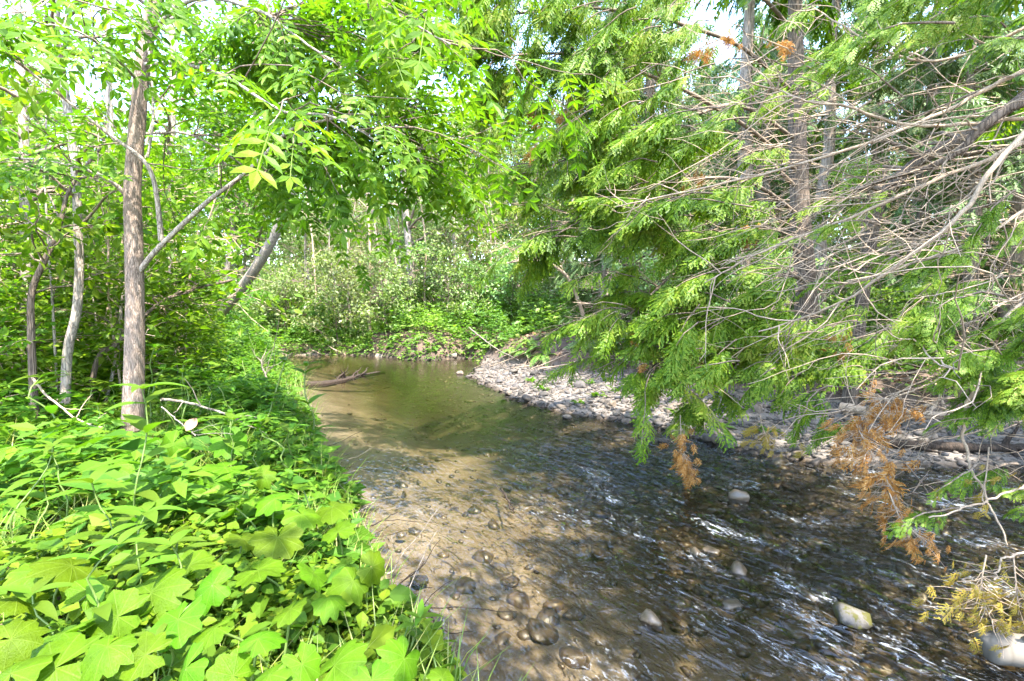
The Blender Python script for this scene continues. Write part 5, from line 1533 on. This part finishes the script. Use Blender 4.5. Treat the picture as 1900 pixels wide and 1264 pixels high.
# ------------------------------------------------------------------ ferns on the eroded bank
def frond(curl):
    pp, yy, ss = [], [], []
    for k in range(13):
        t = 0.12 + 0.85 * k / 12; ln = 0.26 * math.sin(pi * (0.12 + 0.86 * t)) + 0.03
        for s in (-1, 1):
            pp.append((0, t, 0)); yy.append((s, 0.45, -0.1)); ss.append((0.16, ln, ln))
    V, F = scatter(np.array([(0, 0, 0), (-0.35, 0.3, 0), (0, 1, 0), (0.35, 0.3, 0)]), LEAF2_F, pp, yy, np.tile((0, 0, 1.0), (len(pp), 1)), np.array(ss))
    V2, F2 = scatter(np.array([(-0.008, 0, 0), (0.008, 0, 0), (0.004, 1, 0), (-0.004, 1, 0)]), np.array([(0, 1, 2), (0, 2, 3)]), [(0, 0, 0)], [(0, 1, 0)], [(0, 0, 1)], np.array([1.0]))
    V, F = join([(V, F), (V2, F2)])
    V[:, 2] += 0.55 * V[:, 1] - curl * V[:, 1] ** 2
    return V, F


FR = [mesh('fern_frond', [frond(c)], M['fern']) for c in (0.7, 0.95)]
r = np.random.default_rng(99)
def hit(px, py, y0=2.0, y1=45):
    Y = np.linspace(y0, y1, 1600); d = ray(px, py)
    q = np.array((0, 0, CAMZ))[None] + d[None] * (Y / d[1])[:, None]
    k = np.argmax(ground_z(q[:, 0], q[:, 1]) >= q[:, 2]); return q[k]


fern_px = [(925, 640, 13.8), (950, 650, 13.5), (975, 655, 13.0), (985, 635, 13.6), (1000, 645, 13.0), (1040, 622, 12.8), (1055, 612, 13.2), (1075, 618, 12.6), (1020, 610, 13.8), (905, 625, 15.0), (1110, 615, 12.8), (960, 618, 14.5), (1130, 650, 11.6), (880, 640, 15.6), (1008, 662, 12.6)]
for i, (px, py, Y) in enumerate(fern_px):
    p = hit(px, py); g = gz(p[0], p[1])
    e = tag(empty('fern', (p[0], p[1], g)), 'bright green fern tuft on the eroded bank beyond the gravel bar', 'fern', 'ferns on the eroded bank')
    for k in range(9):
        o = obj('frond', FR[k % 2], e); s = r.uniform(0.32, 0.55)
        o.rotation_euler = (r.uniform(-0.15, 0.3), 0, k * 0.7 + r.normal(0, 0.2)); o.scale = (s, s, s)
# small green tufts growing on the bar
for i, (px, py) in enumerate([(1025, 697), (1093, 716), (1060, 690), (1110, 735), (985, 708), (1150, 728), (1205, 750), (1010, 720), (1130, 712), (1260, 765), (1185, 735), (1340, 790), (1420, 800), (1075, 745)]):
    p = G(px, py, 0.1)
    e = tag(empty('bar_weed', (p[0], p[1], gz(p[0], p[1]))), 'small green weed growing between the stones of the gravel bar', 'plant', 'weeds on the gravel bar')
    for k in range(12):
        o = obj('leaf', LANCE_ME[k % 2], e); s = r.uniform(0.10, 0.2); o.scale = (s, s, s); o.rotation_euler = (r.uniform(0.2, 1.0), 0, k * 0.9 + r.normal(0, 0.3)); o.location = (r.normal(0, 0.06), r.normal(0, 0.06), 0.02)

# ------------------------------------------------------------------ dead wood
def dead_branch(name, pts, r0, r1, mat, label, twigs=4, seed=0, cat='branch', sides=8):
    r = np.random.default_rng(seed); pts = np.array(pts)
    base = pts[0].copy()
    e = tag(empty(name, tuple(base)), label, cat)
    q = smooth_line(pts, 26) + np.cumsum(r.normal(0, 0.004, (26, 3)), 0)
    n = 26; rr = np.interp(np.linspace(0, 1, n), (0, 1), (r0, r1)) * r.uniform(0.93, 1.07, n)
    V, F = tube(q, rr, sides)
    caps = [(V, F)]
    me = mesh(name, [(V, F), (np.zeros((0, 3)), np.array([list(range(sides))]) - len(V)), (np.zeros((0, 3)), np.array([list(range((n - 1) * sides, n * sides))]) - len(V))], M[mat], True)
    part('stem', me, e)
    for k in range(twigs):
        a = seg(q, r.uniform(0.3, 0.95)); d = nrmz((q[-1] - q[0])[None])[0] * r.uniform(0.2, 0.8) + r.normal(0, 0.5, 3) + np.array((0, 0, 0.3))
        part('twig', mesh(name + '_twig', [tube(wander(a, a + d * r.uniform(0.2, 0.5), 7, 0.4, r), np.linspace(r1 * 0.8, 0.002, 7), 5)], M[mat], True), e)
    return e


dead_branch('fallen_branch', [P(298, 742, 4.0), P(345, 748, 4.1), P(400, 762, 4.2), P(445, 776, 4.3)], 0.013, 0.007, 'driftwood', 'pale fallen branch lying in the herbs right of the ash trunk', 5, 1)
dead_branch('fallen_branch', [P(300, 755, 3.9), P(340, 790, 3.7), P(372, 820, 3.5)], 0.006, 0.003, 'driftwood', 'thin pale stick slanting down below the fallen branch', 2, 2)
dead_branch('fallen_branch', [P(60, 700, 4.2), P(100, 745, 4.1), P(155, 785, 4.0), P(195, 792, 3.95)], 0.010, 0.005, 'twig', 'thin brown branch arching through herbs left of the ash', 3, 3)
dead_branch('dead_shrub', [P(490, 720, 7.2), P(494, 700, 7.2), P(486, 680, 7.2), P(482, 665, 7.2)], 0.02, 0.008, 'driftwood', 'bleached dead twig cluster standing at the left bank edge', 10, 4)
z = 0.03
dead_branch('sunken_log', [G(550, 716, z - .03), G(600, 712, z - .03), G(640, 704, z - .02), G(672, 696, z - .03), G(715, 690, z - .06)], 0.085, 0.045, 'log_wet', 'dark wet log lying across the left side of the pool', 8, 5, 'log', 10)
dead_branch('sunken_log', [P(700, 663, 16.3) , P(760, 664, 15.9), P(800, 662, 15.6), P(850, 658, 15.5)], 0.14, 0.08, 'driftwood', 'pale mossy log lying along the far bank of the pool', 6, 7, 'log', 10)
dead_branch('floating_stick', [G(932, 905, -0.01), G(940, 922, 0.02), G(948, 940, 0.03), G(953, 950, 0.0)], 0.010, 0.005, 'log_wet', 'dark stick poking out of the riffle in mid creek', 2, 8)
lp0, lp1 = G(1822, 1204, 0.035), G(2030, 1214, 0.06)
lt = np.array((0, 0.004, 0.012, 0.03, 0.06, 0.2, 0.35, 0.5, 0.65, 0.8, 1.0))
lq = lp0 * (1 - lt[:, None]) + lp1 * lt[:, None]; lq[:, 2] += 0.012 * np.sin(lt * 9)
lr = np.array((0.004, 0.035, 0.056, 0.068, 0.074, 0.078, 0.076, 0.08, 0.082, 0.08, 0.084))
LV, LF = tube(lq, lr, 20)
le = tag(empty('driftwood_log', tuple(lp0)), 'bleached log end lying in the water at the right edge', 'log')
part('stem', mesh('bleached_log', [(LV + 0.006 * (vnoise(LV[:, :1] * 12, LV[:, 2:] * 30, 4)) * (0, 0, 1), LF)], M['pale_log'], True), le)
part('stub', mesh('bleached_stub', [tube(wander(lq[6] + (0, 0, 0.05), lq[6] + (-0.03, -0.05, 0.15), 5, 0.2, rng), np.linspace(0.016, 0.008, 5), 7)], M['pale_log'], True), le)
dead_branch('driftwood_log', [G(1560, 812, 0.1), G(1680, 822, 0.12), G(1790, 826, 0.12), G(1930, 822, 0.14)], 0.06, 0.05, 'log_wet', 'long dark log lying along the right water edge', 8, 10, 'log', 10)
dead_branch('driftwood_log', [G(1560, 756, 0.25), G(1650, 768, 0.25), G(1780, 770, 0.3)], 0.07, 0.05, 'twig', 'grey log lying behind the gravel under the cedars', 8, 11, 'log', 10)
dead_branch('fallen_branch', [P(870, 608, 14.6), P(900, 632, 14.2), P(930, 652, 13.6), P(962, 668, 13.0)], 0.022, 0.01, 'driftwood', 'thin pale branch slanting down the eroded bank to the gravel', 5, 12)
for i in range(7):   # roots in the undercut bank
    px = (560, 600, 650, 690, 735, 780, 830)[i]
    p = P(px, 652, 16.9)
    dead_branch('exposed_root', [p + (0, 0.3, 0.25), p + (0.3, 0.0, 0.1), p + (0.7, -0.15, -0.05), p + (1.1, -0.2, -0.25)], 0.03, 0.012, 'twig', 'crooked bare root hanging from the undercut far bank', 3, 20 + i, 'root')['group'] = 'roots of the undercut far bank'

re_ = np.random.default_rng(150)
for i in range(12):
    p = hit(950 + i * 16 + re_.normal(0, 6), 632 + re_.uniform(0, 28)) + (0, 0, 0.02)
    q1 = p + (re_.normal(0, 0.35), -0.25, 0); q2 = p + (re_.normal(0, 0.6), -0.55, 0); q3 = p + (re_.normal(0, 0.8), -0.85, 0)
    for q_ in (q1, q2, q3): q_[2] = gz(q_[0], q_[1]) + 0.03
    dead_branch('exposed_root', [p, q1, q2, q3], re_.uniform(0.012, 0.03), 0.007, ('twig', 'twig_dark')[i % 2], 'crooked bare root crossing the eroded bank behind the gravel', 3, 220 + i, 'root')['group'] = 'roots of the eroded bank'
for i, (px, py) in enumerate([(572, 765), (590, 835), (606, 880), (618, 905), (640, 950), (655, 985), (682, 1040), (702, 1075), (720, 1120), (742, 1165)]):
    p = G(px, py, 0.06)
    dead_branch('washed_up_stick', [p + (-0.25, re_.normal(0, 0.15), 0.10), p + (-0.05, re_.normal(0, 0.1), 0.03), p + (0.10, re_.normal(0, 0.15), 0.0), p + (0.22, re_.normal(0, 0.2), -0.02)], re_.uniform(0.006, 0.014), 0.004, ('driftwood', 'log_wet')[i % 2],
                'thin %s stick caught at the left water edge' % ('pale', 'dark')[i % 2], 3, 170 + i)['group'] = 'sticks along the left water edge'

# a dead oak-like leaf standing on a stick, and one caught against the right stone
lf = obj('dead_leaf', mesh('curled_leaf', [lance(6, 0.28, 0.4, 0.12, 0.8)], M['dead_leaf'], True), None, tuple(P(345, 800, 3.55)), (0.9, 0.5, 0.3), (0.14, 0.14, 0.14))
tag(lf, 'curled brown dead leaf caught in the herbs by the round leaf', 'dead leaf')
lf = obj('dead_leaf', mesh('fallen_leaf', [lance(6, 0.34, 0.1, 0.05, 0.7)], M['dead_leaf'], True), None, tuple(G(705, 1105, 0.10)), (0.1, 0.2, 1.3), (0.13, 0.13, 0.13))
tag(lf, 'pale dead leaf on the wet sand below the lobed leaves', 'dead leaf')

# ------------------------------------------------------------------ unseen trees behind and beside the photographer, put in to shade the creek
for x, y, k, s, lb in [(5.4, -3.4, 'cedar_a', 1.0, 'unseen cedar added for shade on the right bank behind the photographer'), (7.9, -0.6, 'cedar_b', 1.0, 'unseen tall cedar on the right bank beside the nearest cedar'),
                       (8.9, 2.4, 'cedar_a', 1.1, 'unseen cedar behind the nearest cedar on the right bank')]:
    place_tree(k, 'cedar_tree', (x, y, max(0.1, gz(x, y))), R.uniform(0, 6.28), s, lb)
# upper boughs of the two near cedars
r = np.random.default_rng(120)
for root, bx1, by1, z0, z1, rad, n in ((near, 6.9, 4.25, 4.8, 11, 3.2, 62), (ovr, 5.2, 8.6, 7.2, 12.5, 2.8, 44)):
    sp, tb = [], []
    for i in range(n):
        z = z0 + (z1 - z0) * (i + r.uniform(0, 1)) / n; az = r.uniform(0, 2 * pi); L_ = rad * (1.1 - 0.85 * (z - z0) / (z1 - z0)) * r.uniform(0.6, 1.05)
        a = np.array((bx1, by1, z)); d = np.array((cos(az), sin(az), 0))
        cedar_bough(r, a, a + d * L_ + (0, 0, -0.25 * L_), 15, tb, sp, szr=(0.45, 0.8), droop=0.5, rad=0.02)
    part('branchwork', mesh('upper_boughs', [join(tb)], M['twig_dark'], True), root, 'stuff')
    part('crown', spray_mesh('upper_crown', sp, 'cedar', SPRAY_FAR, r), root, 'stuff')
# unseen broadleaf tree leaning over the creek, added to dapple it with shade
r = np.random.default_rng(121)
pts = [np.array(p) for p in ((0.7, -2.4, 0.2), (0.9, -1.9, 2.2), (1.7, -0.9, 4.4), (3.0, 0.5, 6.4), (3.8, 1.4, 8.6))]
e = tag(empty('leaning_tree', (0.7, -2.4, gz(0.7, -2.4))), 'unseen broad-leaved tree leaning out over the creek, added to shade it', 'tree')
part('trunk', trunk_mesh('shade_tree_trunk', pts, [0.2, 0.17, 0.14, 0.1, 0.05], 'bark_grey', 14, 60, 0.008, 4, 0.08), e)
q = smooth_line(pts, 60); tb, cl, co = [], [], []
for i in range(33):
    u = r.uniform(0.5, 1.0); p0 = seg(q, u); az = r.uniform(0, 2 * pi)
    p1 = p0 + np.array((cos(az) + 0.15, sin(az) * 0.9 + 0.1, r.uniform(-0.15, 0.45))) * r.uniform(0.9, 2.1)
    qq = wander(p0, p1, 7, 0.4, r); tb.append(tube(qq, np.linspace(0.03, 0.006, 7), 4))
    for k in range(5):
        a = qq[r.integers(2, 7)]; b2 = a + (p1 - p0) * 0.3 + r.normal(0, 0.3, 3)
        tb.append(tube(wander(a, b2, 4, 0.3, r), np.linspace(0.006, 0.003, 4), 3)); cl += [a * .4 + b2 * .6, b2]; co += [b2 - a, b2 - a]
cl = np.array(cl); co = nrmz(np.array(co)); k = r.integers(0, len(cl), 4200)
part('branchwork', mesh('shade_tree_branchwork', [join(tb)], M['twig_dark'], True), e, 'stuff')
part('crown', mesh('shade_tree_crown', [leaves_at(r, cl[k] + r.normal(0, 0.11, (4200, 3)), co[k], 0.17 * r.uniform(0.7, 1.2, 4200), LEAF2_V, LEAF2_F, 1.0, 0.6)], M['broad_leaf']), e, 'stuff')

# ------------------------------------------------------------------ labels of look-alikes: tell them apart by their order in the view
ORD = 'leftmost second third fourth fifth sixth seventh eighth ninth tenth eleventh twelfth thirteenth fourteenth fifteenth sixteenth seventeenth eighteenth nineteenth twentieth'.split()


def ordinal(k, n):
    if k == 0: return 'leftmost'
    if k == n - 1: return 'rightmost'
    kk = k + 1
    if kk <= 20: return ORD[k] + ' from left'
    a, b_ = divmod(kk, 10)
    if b_ == 0: return ('twentieth thirtieth fortieth fiftieth sixtieth seventieth eightieth ninetieth'.split()[a - 2]) + ' from left'
    return 'twenty thirty forty fifty sixty seventy eighty ninety'.split()[a - 2] + '-' + ('first second third fourth fifth sixth seventh eighth ninth'.split()[b_ - 1]) + ' from left'


byl = {}
for o in list(sc.objects):
    if o.parent is None and o.get('group') and o.get('category'):
        byl.setdefault((o['group'], o['label']), []).append(o)
for (g_, lb), os_ in byl.items():
    if len(os_) < 2: continue
    os_.sort(key=lambda o: o.location.x / max(o.location.y, 0.3))
    for k, o in enumerate(os_):
        w_ = lb.split()
        o['label'] = ' '.join(w_[:13]) + ', ' + ordinal(k, len(os_))
